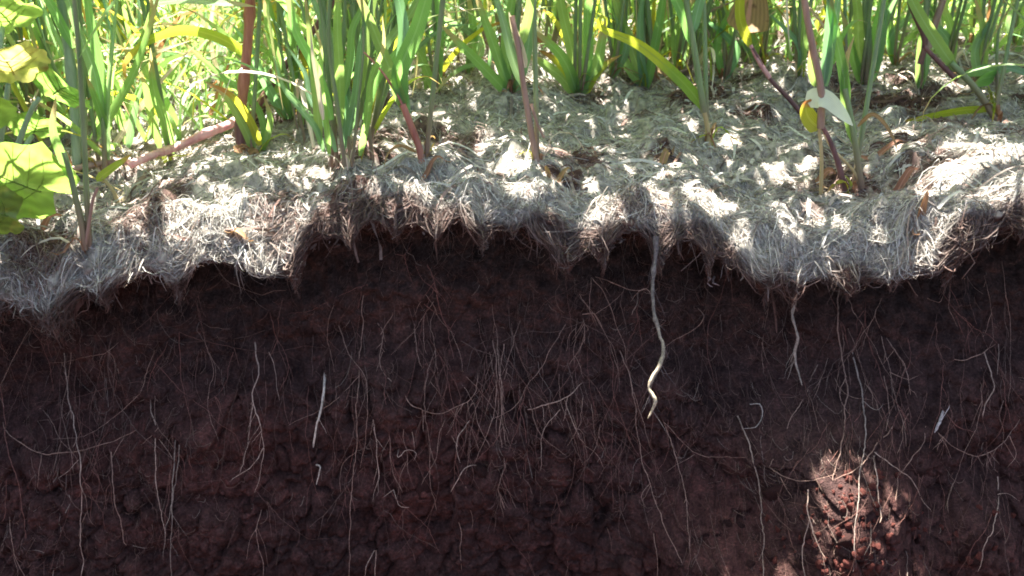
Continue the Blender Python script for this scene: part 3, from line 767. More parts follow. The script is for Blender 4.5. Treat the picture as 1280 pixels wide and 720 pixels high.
def build_root_hair():
    n = 13000; k = 7
    zt = rng.uniform(0, 1, n) ** 1.3; x0 = rng.uniform(-.66, .66, n)
    z0 = np.interp(x0, _lx, _lz) - .02 - zt ** 1.35 * .27
    keep = (fbm(x0 * 14, z0 * 5, 191, 3) + rng.uniform(-.35, .35, n)) > -.02
    x0 = x0[keep]; z0 = z0[keep]; n = len(x0)
    a = rng.normal(0, .5, n); L = np.clip(rng.lognormal(-4.2, .7, n), .005, .09); X = [x0]; Z = [z0]
    dc = rng.normal(0, .35, n)
    for i in range(1, k):
        a = a + dc + rng.normal(0, .25, n)
        X.append(X[-1] + np.sin(a) * L / k); Z.append(Z[-1] - np.cos(a) * L / k)
    X = np.stack(X, 1); Z = np.stack(Z, 1)
    Y = face_y(X, Z) - rng.uniform(0, .004, (n, 1)) - .0012 * np.linspace(0, 1, k)[None, :] * rng.uniform(0, 4, (n, 1))
    V, Q = many_ribbons(np.stack([X, Y, Z], -1), rng.uniform(.00025, .0005, (n, 1)) * np.ones((n, k)))
    c = np.array([[.12, .066, .052], [.15, .095, .072], [.09, .05, .04], [.20, .15, .12]])[rng.choice(4, n, p=[.4, .3, .2, .1])] * rng.uniform(.7, 1.2, (n, 1))
    tag(link('root_hairs', np_mesh('root_hairs', V, Q, M['root'], np.repeat(c, k * 2, 0))), 'fine reddish root hairs felted over the soil face', 'root hairs', kind='stuff')
build_root_hair()

# ------------------------------------------------------------------ plants
def blade_mesh(P, width, mat, N0=(0, -1, .25), twist=0., fold=.25, roll=0., base=(0, 0, 0), n=16, kind='grass'):
    P = catmull(P, n) - np.asarray(base)
    t = np.linspace(0, 1, n)
    if kind == 'grass': W = width * np.minimum(1, .45 + t * 5) * np.clip(1 - t ** 2.6, .03, 1) ** .8
    else: W = width * np.ones(n)
    V, Q, uv = ribbon_arrays(P, W, N0, twist, fold, roll)
    return np_mesh('blade', V, Q, mat, uv=uv)
def stem_mesh(P, r0, r1, mat, base=(0, 0, 0), n=14, sides=8, nodes=()):
    P = catmull(P, n) - np.asarray(base); t = np.linspace(0, 1, n)
    R = r0 + (r1 - r0) * t
    for q in nodes: R = R * (1 + .35 * np.exp(-((t - q) / .03) ** 2))
    V, Q = tube_arrays(P, R, sides)
    return np_mesh('stem', V, Q, mat)

def grass_proto(seed, tillers, hmin, hmax, green='leaf'):
    """a tillering cereal-like grass plant; parts: stem, blade"""
    r = random.Random(seed)
    e = empty('grass_plant', (0, 0, 0))
    for k in range(tillers):
        h = r.uniform(hmin, hmax); az = r.uniform(0, 6.28); ln = r.uniform(.02, .16) * h
        bx, by = r.uniform(-.012, .012), r.uniform(-.012, .012)
        top = np.array([bx + math.cos(az) * ln, by + math.sin(az) * ln, h])
        mid = np.array([bx + math.cos(az) * ln * .35, by + math.sin(az) * ln * .35, h * .5])
        S = np.array([[bx, by, -.012], mid, top])
        rad = r.uniform(.0016, .0028)
        link('stem', stem_mesh(S, rad, rad * .55, M['stem'], nodes=(.25, .55)), e)
        C = catmull(S, 30); la = r.uniform(0, 6.28)
        for q in range(r.choice([3, 4, 4])):
            f = min(.97, .12 + .26 * q + r.uniform(-.06, .06)); p = C[int(f * 29)]
            la += math.pi + r.uniform(-.5, .5)
            L = r.uniform(.13, .30); th = r.uniform(.15, .40); bend = r.uniform(.5, 2.1) * (.6 if r.random() < .4 else 1)
            kink = r.choice([0, 0, 0, 0, 2, 3, 4]); th += r.choice([0, 0, 0, .35, .6])
            pts = [p]; 
            for i in range(1, 6):
                a = th + bend * (i / 5) ** 1.6
                if kink and i >= kink: a = 2.3 + .15 * i
                pts.append(pts[-1] + L / 5 * np.array([math.sin(a) * math.cos(la), math.sin(a) * math.sin(la), math.cos(a)]))
            N0 = (math.cos(la), math.sin(la), -.5)
            m_ = M[r.choice([green, green, 'leaf', 'leaf_blue', 'leaf'])]
            if r.random() < .06: m_ = M['leaf_yellow']
            if q == 0 and r.random() < .35: m_ = M[r.choice(['leaf_yellow', 'dry'])]
            link('blade', blade_mesh(pts, r.uniform(.0035, .0078), m_, N0, r.uniform(-.9, .9), r.uniform(.1, .5), r.uniform(-.3, .3), n=14), e)
    return e
def copy_tree(o):
    c = o.copy(); col.objects.link(c)
    for ch in o.children:
        d = ch.copy(); col.objects.link(d); d.parent = c
    return c

protos = [grass_proto(300 + i, [3, 4, 3, 5, 2, 4, 3, 4][i], [.22, .30, .25, .28, .35, .2, .33, .26][i], [.42, .55, .45, .5, .6, .4, .58, .48][i]) for i in range(8)]
spots = []
def scatter(n, x0, x1, y0, y1, label, group, mind=.022):
    k = tries = 0
    while k < n and tries < n * 30:
        tries += 1
        qx, qy = random.uniform(x0, x1), random.uniform(y0, y1)
        if 135 < qx < 350 and qy > 100: continue
        p = on_ground(qx, qy)
        if any((p.x - q[0]) ** 2 + (p.y - q[1]) ** 2 < mind ** 2 for q in spots): continue
        spots.append((p.x, p.y)); k += 1
        i = random.randrange(8)
        o = protos[i] if i not in used else copy_tree(protos[i]); used.add(i)
        s = random.uniform(.8, 1.2)
        o.location = p; o.rotation_euler = (random.gauss(0, .14), random.gauss(0, .14), random.uniform(0, 6.28)); o.scale = (s, s, s)
        tag(o, label, 'grass plant', group)
used = set()
scatter(42, -60, 470, 70, 190, 'green grass plant in the dense stand behind the left mulch', 'grass plants in the dense left stand')
scatter(24, -340, -60, 60, 300, 'green grass plant in the dense stand behind the left mulch', 'grass plants in the dense left stand')
scatter(34, 470, 960, 30, 100, 'green grass plant in the loose row behind the middle mulch', 'grass plants behind the middle mulch')
scatter(9, 960, 1130, 20, 85, 'green grass plant behind the right mulch', 'grass plants behind the right mulch')
scatter(4, 1130, 1300, -5, 30, 'green grass plant behind the right mulch', 'grass plants behind the right mulch')
scatter(16, 1300, 1650, 20, 200, 'green grass plant behind the right mulch', 'grass plants behind the right mulch')

def build_meadow():
    k = 7
    def blades(n, x0, y0, L, w, thmax, bmax):
        z0 = ground_z(x0, y0) - .01
        az = rng.uniform(0, 6.28, n); th = rng.uniform(.02, thmax, n); bend = rng.uniform(.1, bmax, n)
        P = [np.stack([x0, y0, z0], -1)]
        for i in range(1, k):
            a = th + bend * (i / (k - 1)) ** 2.2
            P.append(P[-1] + (L / (k - 1))[:, None] * np.stack([np.sin(a) * np.cos(az), np.sin(a) * np.sin(az), np.cos(a)], -1))
        return np.stack(P, 1), w
    n1, n2, n3 = 12000, 2600, 1600
    sets = [blades(n1, rng.uniform(-2.6, 2.6, n1), 1.1 + rng.uniform(0, 1, n1) ** 1.4 * 4.0, rng.uniform(.2, .65, n1), rng.uniform(.005, .013, n1), .4, 1.7)]
    x = rng.uniform(-.95, -.10, n2); sets.append(blades(n2, x, np.where(x < -.1, .27, .2) + rng.uniform(0, 1, n2) * .95 + np.maximum(x + .35, 0) * .7, rng.uniform(.04, .22, n2), rng.uniform(.003, .009, n2), .9, 2.0))
    sets.append(blades(n3, rng.uniform(-.1, 1.2, n3), .62 + rng.uniform(0, 1, n3) * .6, rng.uniform(.04, .25, n3), rng.uniform(.003, .009, n3), .8, 1.9))
    P = np.concatenate([q[0] for q in sets]); w = np.concatenate([q[1] for q in sets]); n = len(P)
    t = np.linspace(0, 1, k)[None, :]
    V, Q = many_ribbons(P, w[:, None] * np.clip(1 - t ** 2.5, .04, 1))
    uv = np.tile(np.stack([np.tile([0., 1.], k), np.repeat(np.linspace(0, 1, k), 2)], -1), (n, 1))
    me = np_mesh('meadow_grass', V, Q, M['leaf'], uv=uv)
    for q in ('leaf_blue', 'leaf_yellow', 'dry', 'dead'): me.materials.append(M[q])
    me.polygons.foreach_set('material_index', np.repeat(rng.choice(5, n, p=[.60, .22, .08, .06, .04]), k - 1).astype(np.int32)); me.update()
    tag(link('meadow_grass', me), 'mass of green grass and undergrowth filling the field behind', 'grass', kind='stuff')
build_meadow()

# --- traced plants near the edge. Pixel points are lifted into the plane that stands on the plant's own base
def stand(base_px, dy=0.0):
    b = on_ground(*base_px); return b
def path(pts, y, dy=0.0):
    """pixel polyline in the upright plane y, leaning by dy (metres towards the viewer, negative) along its length"""
    n = len(pts); out = []
    for i, q in enumerate(pts):
        d = q[2] if len(q) > 2 else dy * i / max(1, n - 1)
        out.append(at(q[0], q[1], y + d))
    return np.array(out)
def canopy(e, seed, n=21, h=.66):
    """a tall tiller whose leaves arch over the mulch, above what the photograph frames"""
    r = random.Random(seed)
    nt = 1 if n < 7 else 3
    for k in range(nt):
        top = np.array([r.uniform(-.10, .10), r.uniform(-.12, .10), h * r.uniform(.8, 1.1)])
        S = np.array([[r.uniform(-.006, .006), .004, -.01], top * .45 + np.array([r.uniform(-.02, .02), .015, 0]), top])
        link('stem', stem_mesh(S, .0024, .0012, M['stem'], nodes=(.2, .45, .7)), e)
        C = catmull(S, 40); la = r.uniform(0, 6.28)
        for q in range(n // nt):
            p = C[int((.32 + .66 * q / (n // nt - 1)) * 39)]; la += math.pi + r.uniform(-.8, .8)
            L = r.uniform(.25, .48); th = r.uniform(.3, .6); bend = r.uniform(.9, 1.7); pts = [p]
            for i in range(1, 6):
                a = th + bend * (i / 5) ** 1.4
                pts.append(pts[-1] + L / 5 * np.array([math.sin(a) * math.cos(la), math.sin(a) * math.sin(la), math.cos(a)]))
            link('blade', blade_mesh(pts, r.uniform(.014, .022), M['leaf'], (math.cos(la), math.sin(la), -.5), r.uniform(-.5, .5), .2, 0, n=14), e)
def plant(label, base_px, items, cat='grass plant', name='grass_plant', group=None, crown=None):
    """items: (part name, material, width in photo pixels, pixel points from the base up, options)"""
    if crown is None: crown = 5 if base_px[1] > 140 else 18
    b = stand(base_px); e = empty(name, b); tag(e, label, cat, group)
    dist = (b.y + D) / math.cos(PITCH); k = dist / F
    for part, mat, w, pts, *o in items:
        o = o[0] if o else {}
        P = path(pts, b.y + o.get('y', 0), o.get('dy', 0))
        if o.get('lie'): P = np.array([np.array(on_ground(q[0], q[1])) for q in pts]) + np.array([0, -.004, o['lie']])
        if o.get('root'): P[0] = P[0] * 0 + np.array([P[0][0], b.y + o.get('y', 0), float(ground_z(P[0][0], b.y)) - .008])
        if part in ('stem', 'stalk', 'twig', 'petiole'):
            me = stem_mesh(P, w * k / 2, w * k / 2 * o.get('taper', .75), M[mat], b, n=o.get('n', 16), nodes=o.get('nodes', ()))
        else:
            me = blade_mesh(P, w * k * (.84 if w < 19 else 1), M[mat], o.get('N', (0, -1, .25)), o.get('twist', 0), o.get('fold', .25), o.get('roll', 0), b, n=o.get('n', 20), kind=o.get('kind', 'grass'))
        link(part, me, e)
    if cat in ('grass plant', 'reed stalk', 'seedling'):
        for q in range(random.choice([3, 4, 5])):
            a = random.uniform(0, 6.28); L = random.uniform(.02, .055); ox = random.uniform(-.006, .006)
            d = np.array([math.cos(a), math.sin(a) * .8, 0])
            Ps = np.array([[ox, 0, -.004], d * L * .25 + [ox, 0, L * random.uniform(.2, .6)], d * L * .7 + [ox, 0, L * random.uniform(.1, .5)], d * L + [ox, 0, random.uniform(-.002, .012)]])
            link('withered_sheath', blade_mesh(Ps, random.uniform(.002, .006), M[random.choice(['dry', 'dead', 'dead', 'leaf_yellow'])], (d[0], d[1], -.5), random.uniform(-1, 1), .4, 0, n=9), e)
    if cat == 'grass plant': canopy(e, int(base_px[0]) * 7 + 1, crown)
    return e

def build_front_plants():
    plant('tall pale hairy stalk beside the round leaves at left', (97, 215), [
        ('stalk', 'stem_pale', 12, [(97, 212), (94, 150), (88, 80), (78, 10), (66, -90), (60, -180)], dict(dy=.02, nodes=(.35, .7))),
        ('blade', 'leaf', 14, [(92, 60), (60, 0), (20, -60), (-20, -70)], dict(twist=.6)), ('blade', 'leaf', 14, [(80, -20), (120, -110), (190, -150), (240, -120)], dict(dy=-.03))], 'reed stalk', 'grass_stalk')
    plant('grass plant with two upright blades right of the pale stalk', (130, 225), [
        ('stem', 'stem', 7, [(132, 222), (130, 180), (128, 140)]),
        ('blade', 'leaf_blue', 17, [(128, 150), (118, 95), (98, 40), (82, -10), (70, -60)], dict(roll=.3)), ('blade', 'leaf', 15, [(130, 145), (124, 85), (112, 20), (105, -50)], dict(roll=-.4, dy=.02)),
        ('blade', 'leaf', 12, [(132, 160), (118, 120), (108, 95)], dict(dy=-.02)), ('blade', 'leaf', 13, [(128, 195), (100, 165), (70, 142), (35, 120)], dict(dy=-.03, roll=.6)),
        ('blade', 'leaf_blue', 8, [(136, 200), (134, 140), (140, 60), (150, -30)])])
    plant('grass plant with a long blade slanting right from the pale stalk', (104, 208), [
        ('blade', 'leaf', 15, [(104, 190), (135, 148), (165, 95), (185, 40), (205, -30)], dict(roll=.35)), ('blade', 'leaf', 13, [(108, 195), (150, 120), (190, 70), (240, 50)], dict(dy=.05, roll=.5)),
        ('stem', 'stem', 7, [(102, 206), (110, 188), (118, 170)])])
    plant('grass plant with a yellow blade arching left to a curled dry tip', (212, 195), [
        ('stem', 'stem', 7, [(212, 195), (202, 130), (190, 60), (186, 0), (186, -90)], dict(nodes=(.3, .6))),
        ('blade', 'leaf_yellow', 15, [(315, 72), (275, 48), (235, 38), (200, 44), (170, 62), (155, 82), (158, 98), (168, 110)], dict(dy=-.02, twist=.9)),
        ('blade', 'leaf', 13, [(196, 110), (175, 70), (185, 30), (190, 5), (178, -20)], dict(dy=-.02, twist=.5)), ('blade', 'leaf', 14, [(200, 185), (188, 140), (182, 110), (172, 80)], dict(roll=.2)),
        ('blade', 'leaf_blue', 11, [(160, 185), (166, 150), (172, 125), (178, 105)], dict()), ('blade', 'leaf', 15, [(215, 192), (205, 150), (192, 110), (188, 60)], dict(dy=-.03, roll=-.3)),
        ('blade', 'leaf', 22, [(188, 2), (230, -2), (270, 2), (318, 8)], dict(roll=.9, dy=-.04))])
    plant('grass plant leaning right in front of the red stalk', (318, 192), [
        ('blade', 'leaf', 14, [(318, 190), (305, 160), (280, 118), (256, 102)], dict(roll=.3)), ('blade', 'leaf_yellow', 12, [(325, 182), (312, 150), (290, 120), (262, 104)], dict(dy=-.02)),
        ('blade', 'leaf', 12, [(330, 188), (328, 150), (310, 120), (262, 82), (215, 40)], dict(dy=.06, roll=.4)), ('blade', 'leaf', 10, [(330, 185), (338, 150), (330, 120)], dict())])
    plant('thick upright pink red stalk with a foot painted dark for shade at left', (302, 182), [
        ('stalk', 'stem_maroon', 15, [(304, 186), (300, 165), (301, 140)], dict(taper=.8)),  # shade at the stalk's base, painted with the dark maroon
        ('stalk', 'stem_red', 12, [(301, 148), (304, 110), (310, 50), (313, -10), (315, -110), (316, -190)], dict(taper=.8, nodes=(.15, .42, .7), n=30)),
        ('blade', 'broad', 46, [(314, -60), (290, -90), (250, -110), (215, -95)], dict(kind='x', dy=-.05)), ('blade', 'broad', 50, [(316, -110), (350, -140), (390, -150), (420, -130)], dict(dy=.03))], 'stalk', 'red_stalk')
    plant('pale pink stem lying slantwise on the mulch at left', (292, 175), [
        ('stem', 'stem_pink', 11, [(300, 166), (288, 174), (262, 184), (230, 199), (195, 212), (165, 219)], dict(taper=.8, lie=.017, nodes=(.3, .7))),
        ('stem', 'stem_brown', 9, [(168, 218), (135, 222), (95, 222)], dict(taper=.7, lie=.011))], 'stem', 'fallen_stem')
    plant('dark purple stem slanting up behind the red stalk', (318, 150), [
        ('stem', 'stem_maroon', 9, [(312, 150), (330, 120), (360, 78), (392, 38), (430, -20), (460, -90)], dict(taper=.6))], 'stem', 'purple_stem')
    # dense wheat-like clump
    it = []
    for i in range(7):
        bx = 408 + i * 9; tx = bx + random.uniform(-25, 25)
        it.append(('stem', 'stem', random.uniform(3.5, 6), [(bx + 5, 208), ((bx + tx) / 2 + 3, 130), (tx, 40), (tx + random.uniform(-15, 15), -80)], dict(y=random.uniform(-.02, .03), nodes=(.3, .6))))
    for bx, by, tx, ty, w in [(412, 195, 396, 60, 9), (428, 198, 436, 70, 9), (450, 195, 470, 60, 10), (405, 190, 360, 110, 9), (400, 180, 385, 20, 13), (415, 150, 350, -10, 14), (425, 160, 420, -20, 14), (440, 150, 400, 0, 13), (445, 130, 470, -30, 15), (430, 120, 445, 0, 12), (455, 150, 520, 20, 13), (460, 110, 540, -30, 14), (420, 190, 372, 90, 11), (435, 170, 455, 40, 13)]:
        it.append(('blade', random.choice(['leaf', 'leaf', 'leaf_blue']), w, [(bx, by), (bx * .7 + tx * .3 + random.uniform(-4, 4), by * .62 + ty * .38), (bx * .3 + tx * .7, by * .3 + ty * .7), (tx + random.uniform(-12, 12), ty), (tx + (tx - bx) * .4, ty - 40)], dict(dy=random.uniform(-.05, .05), roll=random.uniform(-.6, .6), twist=random.uniform(-.5, .5))))
    it.append(('blade', 'dry', 8, [(404, 150), (398, 110), (391, 70), (388, 36)], dict(y=-.03, roll=.4)))
    plant('largest leafy clump of grass stems left of the red footed stem', (438, 212), it)
    plant('small grass plant with a yellowing blade behind the largest clump', (360, 150), [
        ('blade', 'leaf_yellow', 12, [(372, 140), (385, 100), (378, 70), (372, 40)], dict(twist=.6)), ('blade', 'leaf', 15, [(365, 148), (350, 90), (335, 30), (330, -30)], dict()),
        ('blade', 'leaf', 14, [(362, 150), (368, 80), (360, 10), (362, -60)], dict(roll=.5)), ('blade', 'leaf_blue', 14, [(358, 150), (330, 100), (312, 60), (290, 30)], dict(dy=-.04))])
    plant('grass plant with a bright red foot leaning left at centre left', (529, 215), [
        ('stem', 'stem_red', 9, [(530, 216), (524, 185), (515, 160), (503, 130)], dict(taper=.9)), ('stem', 'stem_red', 4, [(512, 150), (496, 118), (478, 90), (455, 65)], dict(taper=.5)),
        ('blade', 'leaf', 17, [(507, 142), (492, 100), (474, 55), (455, 10), (430, -40)], dict(roll=.2)), ('blade', 'leaf', 20, [(505, 130), (500, 90), (520, 40), (535, -10), (548, -70)], dict(roll=-.3)),
        ('blade', 'leaf_blue', 18, [(510, 148), (500, 100), (505, 40), (495, -20), (490, -80)], dict(dy=.03)), ('blade', 'dead', 5, [(520, 190), (500, 182), (485, 192), (480, 208)], dict(dy=-.02))])
    plant('slender grass blade standing alone in the gap at centre', (546, 118), [
        ('blade', 'leaf', 13, [(546, 118), (548, 80), (550, 30), (546, -10), (540, -60)], dict()), ('blade', 'leaf', 12, [(545, 118), (530, 80), (516, 50), (500, 20)], dict(dy=-.03)), ('stem', 'stem', 5, [(546, 120), (546, 100), (547, 80)])])
    plant('brownish pink stem rising from the mulch at centre', (672, 205), [
        ('stem', 'stem_brown', 8, [(672, 208), (664, 165), (655, 110), (648, 60), (640, 20)], dict(taper=.8)), ('stem', 'stem_brown', 4, [(664, 130), (672, 155), (680, 172)]),
        ('blade', 'dry', 14, [(656, 85), (650, 60), (642, 35), (636, 15)], dict(roll=.5)), ('blade', 'leaf_blue', 13, [(655, 110), (640, 70), (630, 30), (612, -30)], dict(dy=.02)), ('blade', 'leaf', 13, [(650, 60), (662, 10), (664, -60)], dict())])
    plant('grass plant left of the brownish pink stem at centre', (640, 118), [
        ('blade', 'leaf', 15, [(640, 120), (622, 70), (608, 30), (590, -20)], dict()), ('blade', 'leaf', 16, [(642, 118), (632, 60), (640, 0), (650, -60)], dict(roll=.4)), ('blade', 'leaf', 15, [(638, 120), (605, 85), (570, 50), (550, 30)], dict(dy=-.04)), ('blade', 'leaf_blue', 13, [(645, 118), (660, 60), (662, 10), (658, -50)], dict())])
    plant('fan of green blades growing right of the brownish pink stem', (722, 120), [
        ('blade', 'leaf', 16, [(722, 118), (708, 80), (688, 55), (662, 35)], dict(dy=-.03)), ('blade', 'leaf', 16, [(724, 116), (714, 60), (702, 10), (692, -60)], dict(roll=.3)), ('blade', 'leaf', 15, [(724, 118), (735, 70), (735, 10), (742, -60)], dict()),
        ('blade', 'leaf_yellow', 12, [(720, 118), (712, 95), (690, 72), (672, 62)], dict()), ('blade', 'leaf_yellow', 16, [(728, 118), (742, 95), (760, 78), (778, 68)], dict(twist=1.2)), ('blade', 'leaf', 17, [(726, 118), (745, 85), (752, 55), (758, 20)], dict()), ('blade', 'leaf', 16, [(722, 120), (700, 95), (672, 75), (655, 70)], dict(dy=.02))])
    plant('grass stem with a yellow blade ending in a curl', (886, 180), [
        ('stem', 'stem_straw', 7, [(887, 182), (884, 158), (880, 138)]), ('stem', 'stem', 8, [(880, 140), (874, 100), (866, 50), (856, -10), (850, -80)], dict(taper=.7)),
        ('blade', 'leaf_turning', 16.5, [(880, 137), (862, 112), (838, 88), (815, 68), (795, 54), (772, 44), (756, 38), (748, 29), (752, 20), (759, 25), (757, 36)], dict(roll=.25, n=34)),
        ('blade', 'leaf', 15, [(868, 60), (850, 10), (820, -40), (780, -60)], dict()), ('blade', 'leaf_blue', 13, [(866, 40), (880, -10), (910, -50)], dict())])
    plant('upright grass plant behind the curled yellow blade', (808, 112), [
        ('blade', 'leaf_blue', 12, [(808, 114), (802, 80), (800, 30), (806, -20)], dict()), ('blade', 'leaf', 14, [(806, 112), (790, 60), (772, 10), (760, -50)], dict()), ('blade', 'leaf', 14, [(808, 112), (820, 50), (830, -10), (836, -60)], dict(roll=.5)), ('blade', 'leaf', 13, [(804, 110), (780, 75), (760, 30), (752, -20)], dict())])
    plant('thin bent brown twig in front of the curled yellow blade', (842, 96), [
        ('twig', 'stem_brown', 4, [(838, 95), (855, 88), (872, 78), (880, 60), (886, 42)], dict(taper=.7)), ('twig', 'stem_brown', 3, [(886, 44), (880, 20), (920, 0)])], 'twig', 'twig')
    plant('purple red stem leaning left at right centre', (1010, 152), [
        ('stem', 'stem_maroon', 6, [(1012, 154), (985, 122), (962, 98), (940, 60)], dict(taper=.8)), ('stem', 'stem_pink', 6, [(962, 97), (948, 76), (938, 56)]), ('blade', 'leaf_yellow', 14, [(938, 58), (925, 20), (930, -30), (950, -70)], dict(dy=-.02))], 'stem', 'purple_stem')
    plant('grass plant with a white bleached bent leaf at right', (1062, 240), [
        ('stem', 'stem', 8, [(1078, 242), (1072, 200), (1064, 150), (1056, 110)], dict(taper=.8)), ('blade', 'leaf', 14, [(1060, 130), (1052, 80), (1042, 30), (1030, -40)], dict(roll=.3)),
        ('blade', 'leaf', 14, [(1068, 180), (1056, 120), (1058, 75), (1068, 45)], dict(twist=.8)), ('blade', 'leaf_blue', 13, [(1030, 105), (1034, 60), (1038, 0), (1036, -60)], dict()), ('blade', 'leaf_blue', 12, [(1032, 108), (1040, 50), (1050, -10), (1066, -60)], dict(roll=.5)),
        ('blade', 'pale', 25, [(1010, 130), (1021, 122), (1035, 125), (1050, 139), (1066, 157)], dict(roll=.45, dy=-.012, fold=.15)), ('blade', 'leaf_yellow', 22, [(1024, 160), (1012, 148), (1008, 134), (1014, 124)], dict()),
        ('stem', 'stem_straw', 5, [(1026, 246), (1027, 200), (1024, 158)]), ('stem', 'stem_maroon', 8, [(1056, 238), (1048, 205), (1038, 178), (1028, 158)], dict(taper=.7)),
        ('stem', 'stem_brown', 9, [(1026, 160), (1026, 110), (1016, 60), (1004, -10), (998, -80)], dict(taper=.75)), ('stem', 'stem_straw', 4, [(1028, 160), (1040, 185), (1068, 215), (1080, 244)]),
        ('blade', 'dead', 6, [(1072, 158), (1090, 143), (1106, 155), (1118, 176), (1122, 190)], dict(dy=-.02)), ('blade', 'leaf', 10, [(1020, 108), (1014, 90), (1012, 60)], dict())])
    plant('green clump behind the white bleached leaf', (1082, 108), [
        ('stem', 'stem', 9, [(1084, 110), (1086, 60), (1082, 0), (1080, -70)]), ('blade', 'leaf', 16, [(1082, 105), (1074, 60), (1072, 10), (1060, -50)], dict()), ('blade', 'leaf', 17, [(1086, 100), (1094, 50), (1105, 0), (1118, -50)], dict(roll=.4)), ('blade', 'leaf', 14, [(1080, 108), (1066, 70), (1060, 40), (1050, 10)], dict()), ('blade', 'leaf_blue', 14, [(1088, 104), (1098, 70), (1108, 20), (1130, -20)], dict(dy=-.04))])
    plant('slanting green stem with a dark red sheath at far right', (1245, 152), [
        ('stem', 'stem', 8, [(1246, 152), (1225, 118), (1205, 95), (1188, 78)], dict(taper=.9)), ('blade', 'leaf', 16, [(1196, 88), (1170, 50), (1148, 15), (1130, -20), (1100, -70)], dict(roll=.2)),
        ('stem', 'stem_maroon', 6.5, [(1196, 100), (1176, 80), (1155, 58)]), ('stem', 'stem_maroon', 8, [(1150, 80), (1156, 50), (1140, 10), (1120, -50)], dict(y=.12)), ('stem', 'stem_brown', 10, [(1160, 60), (1172, 20), (1190, -30)], dict(y=.12)),
        ('blade', 'leaf_yellow', 12, [(1238, 137), (1205, 138), (1165, 145), (1130, 153), (1108, 156)], dict(dy=-.015, roll=.5))])
    # seedling at the right edge with spreading leaves
    plant('thin stemmed seedling with spreading blue green leaves at right edge', (1246, 130), [
        ('stem', 'stem', 4, [(1247, 128), (1246, 80), (1248, 40), (1258, 0), (1262, -60)]), ('blade', 'leaf_blue', 20, [(1246, 92), (1228, 88), (1210, 92), (1198, 98)], dict(roll=.8)), ('blade', 'leaf_blue', 18, [(1247, 90), (1262, 84), (1285, 92), (1310, 98)], dict(roll=.8)), ('blade', 'leaf', 20, [(1244, 96), (1230, 100), (1215, 106)], dict(roll=.6, dy=-.03))], 'seedling', 'seedling')
    plant('short green stem standing alone on the left mulch edge', (104, 308), [
        ('stem', 'stem', 8, [(106, 312), (102, 280), (94, 245), (88, 218), (80, 190)], dict(taper=.8)), ('stem', 'stem_brown', 5, [(107, 305), (112, 275), (116, 250), (122, 235)]), ('blade', 'leaf', 15, [(90, 225), (75, 190), (66, 160), (70, 120)], dict())])
    plant('low dry shoots on the mulch below the pink stem', (140, 258), [
        ('stem', 'stem_straw', 5, [(150, 262), (142, 240), (128, 222)]), ('blade', 'leaf_yellow', 14, [(120, 225), (140, 210), (155, 200), (165, 192)], dict(roll=.4)), ('blade', 'dry', 9, [(148, 258), (158, 238), (152, 225)], dict())], 'shoot', 'dry_shoot')
build_front_plants()
def build_shade_grass():  # grass added so that its high, out-of-view leaves shade the straw
    for i, (px, py) in enumerate([(500, 95), (585, 92), (765, 98), (850, 92), (905, 100), (950, 80), (1000, 96), (1120, 84), (1160, 66), (1150, 112), (1225, 102), (1185, 92), (1215, 55), (1270, 60), (1330, 90), (780, 60), (1100, 45)]):
        plant('tall leafy grass plant added behind the straw to shade it', (px, py), [('blade', 'leaf', 13, [(px, py), (px + random.uniform(-14, 14), py - 50), (px + random.uniform(-30, 30), py - 110)], dict(roll=random.uniform(-.5, .5))),
              ('blade', 'leaf_blue', 12, [(px, py), (px + random.uniform(-20, 20), py - 40), (px + random.uniform(-50, 50), py - 80)], dict(roll=random.uniform(-.5, .5)))], group='tall grass plants added to shade the straw', crown=24 if (px, py) in ((1150, 112), (1225, 102), (1185, 92)) else 12)
build_shade_grass()

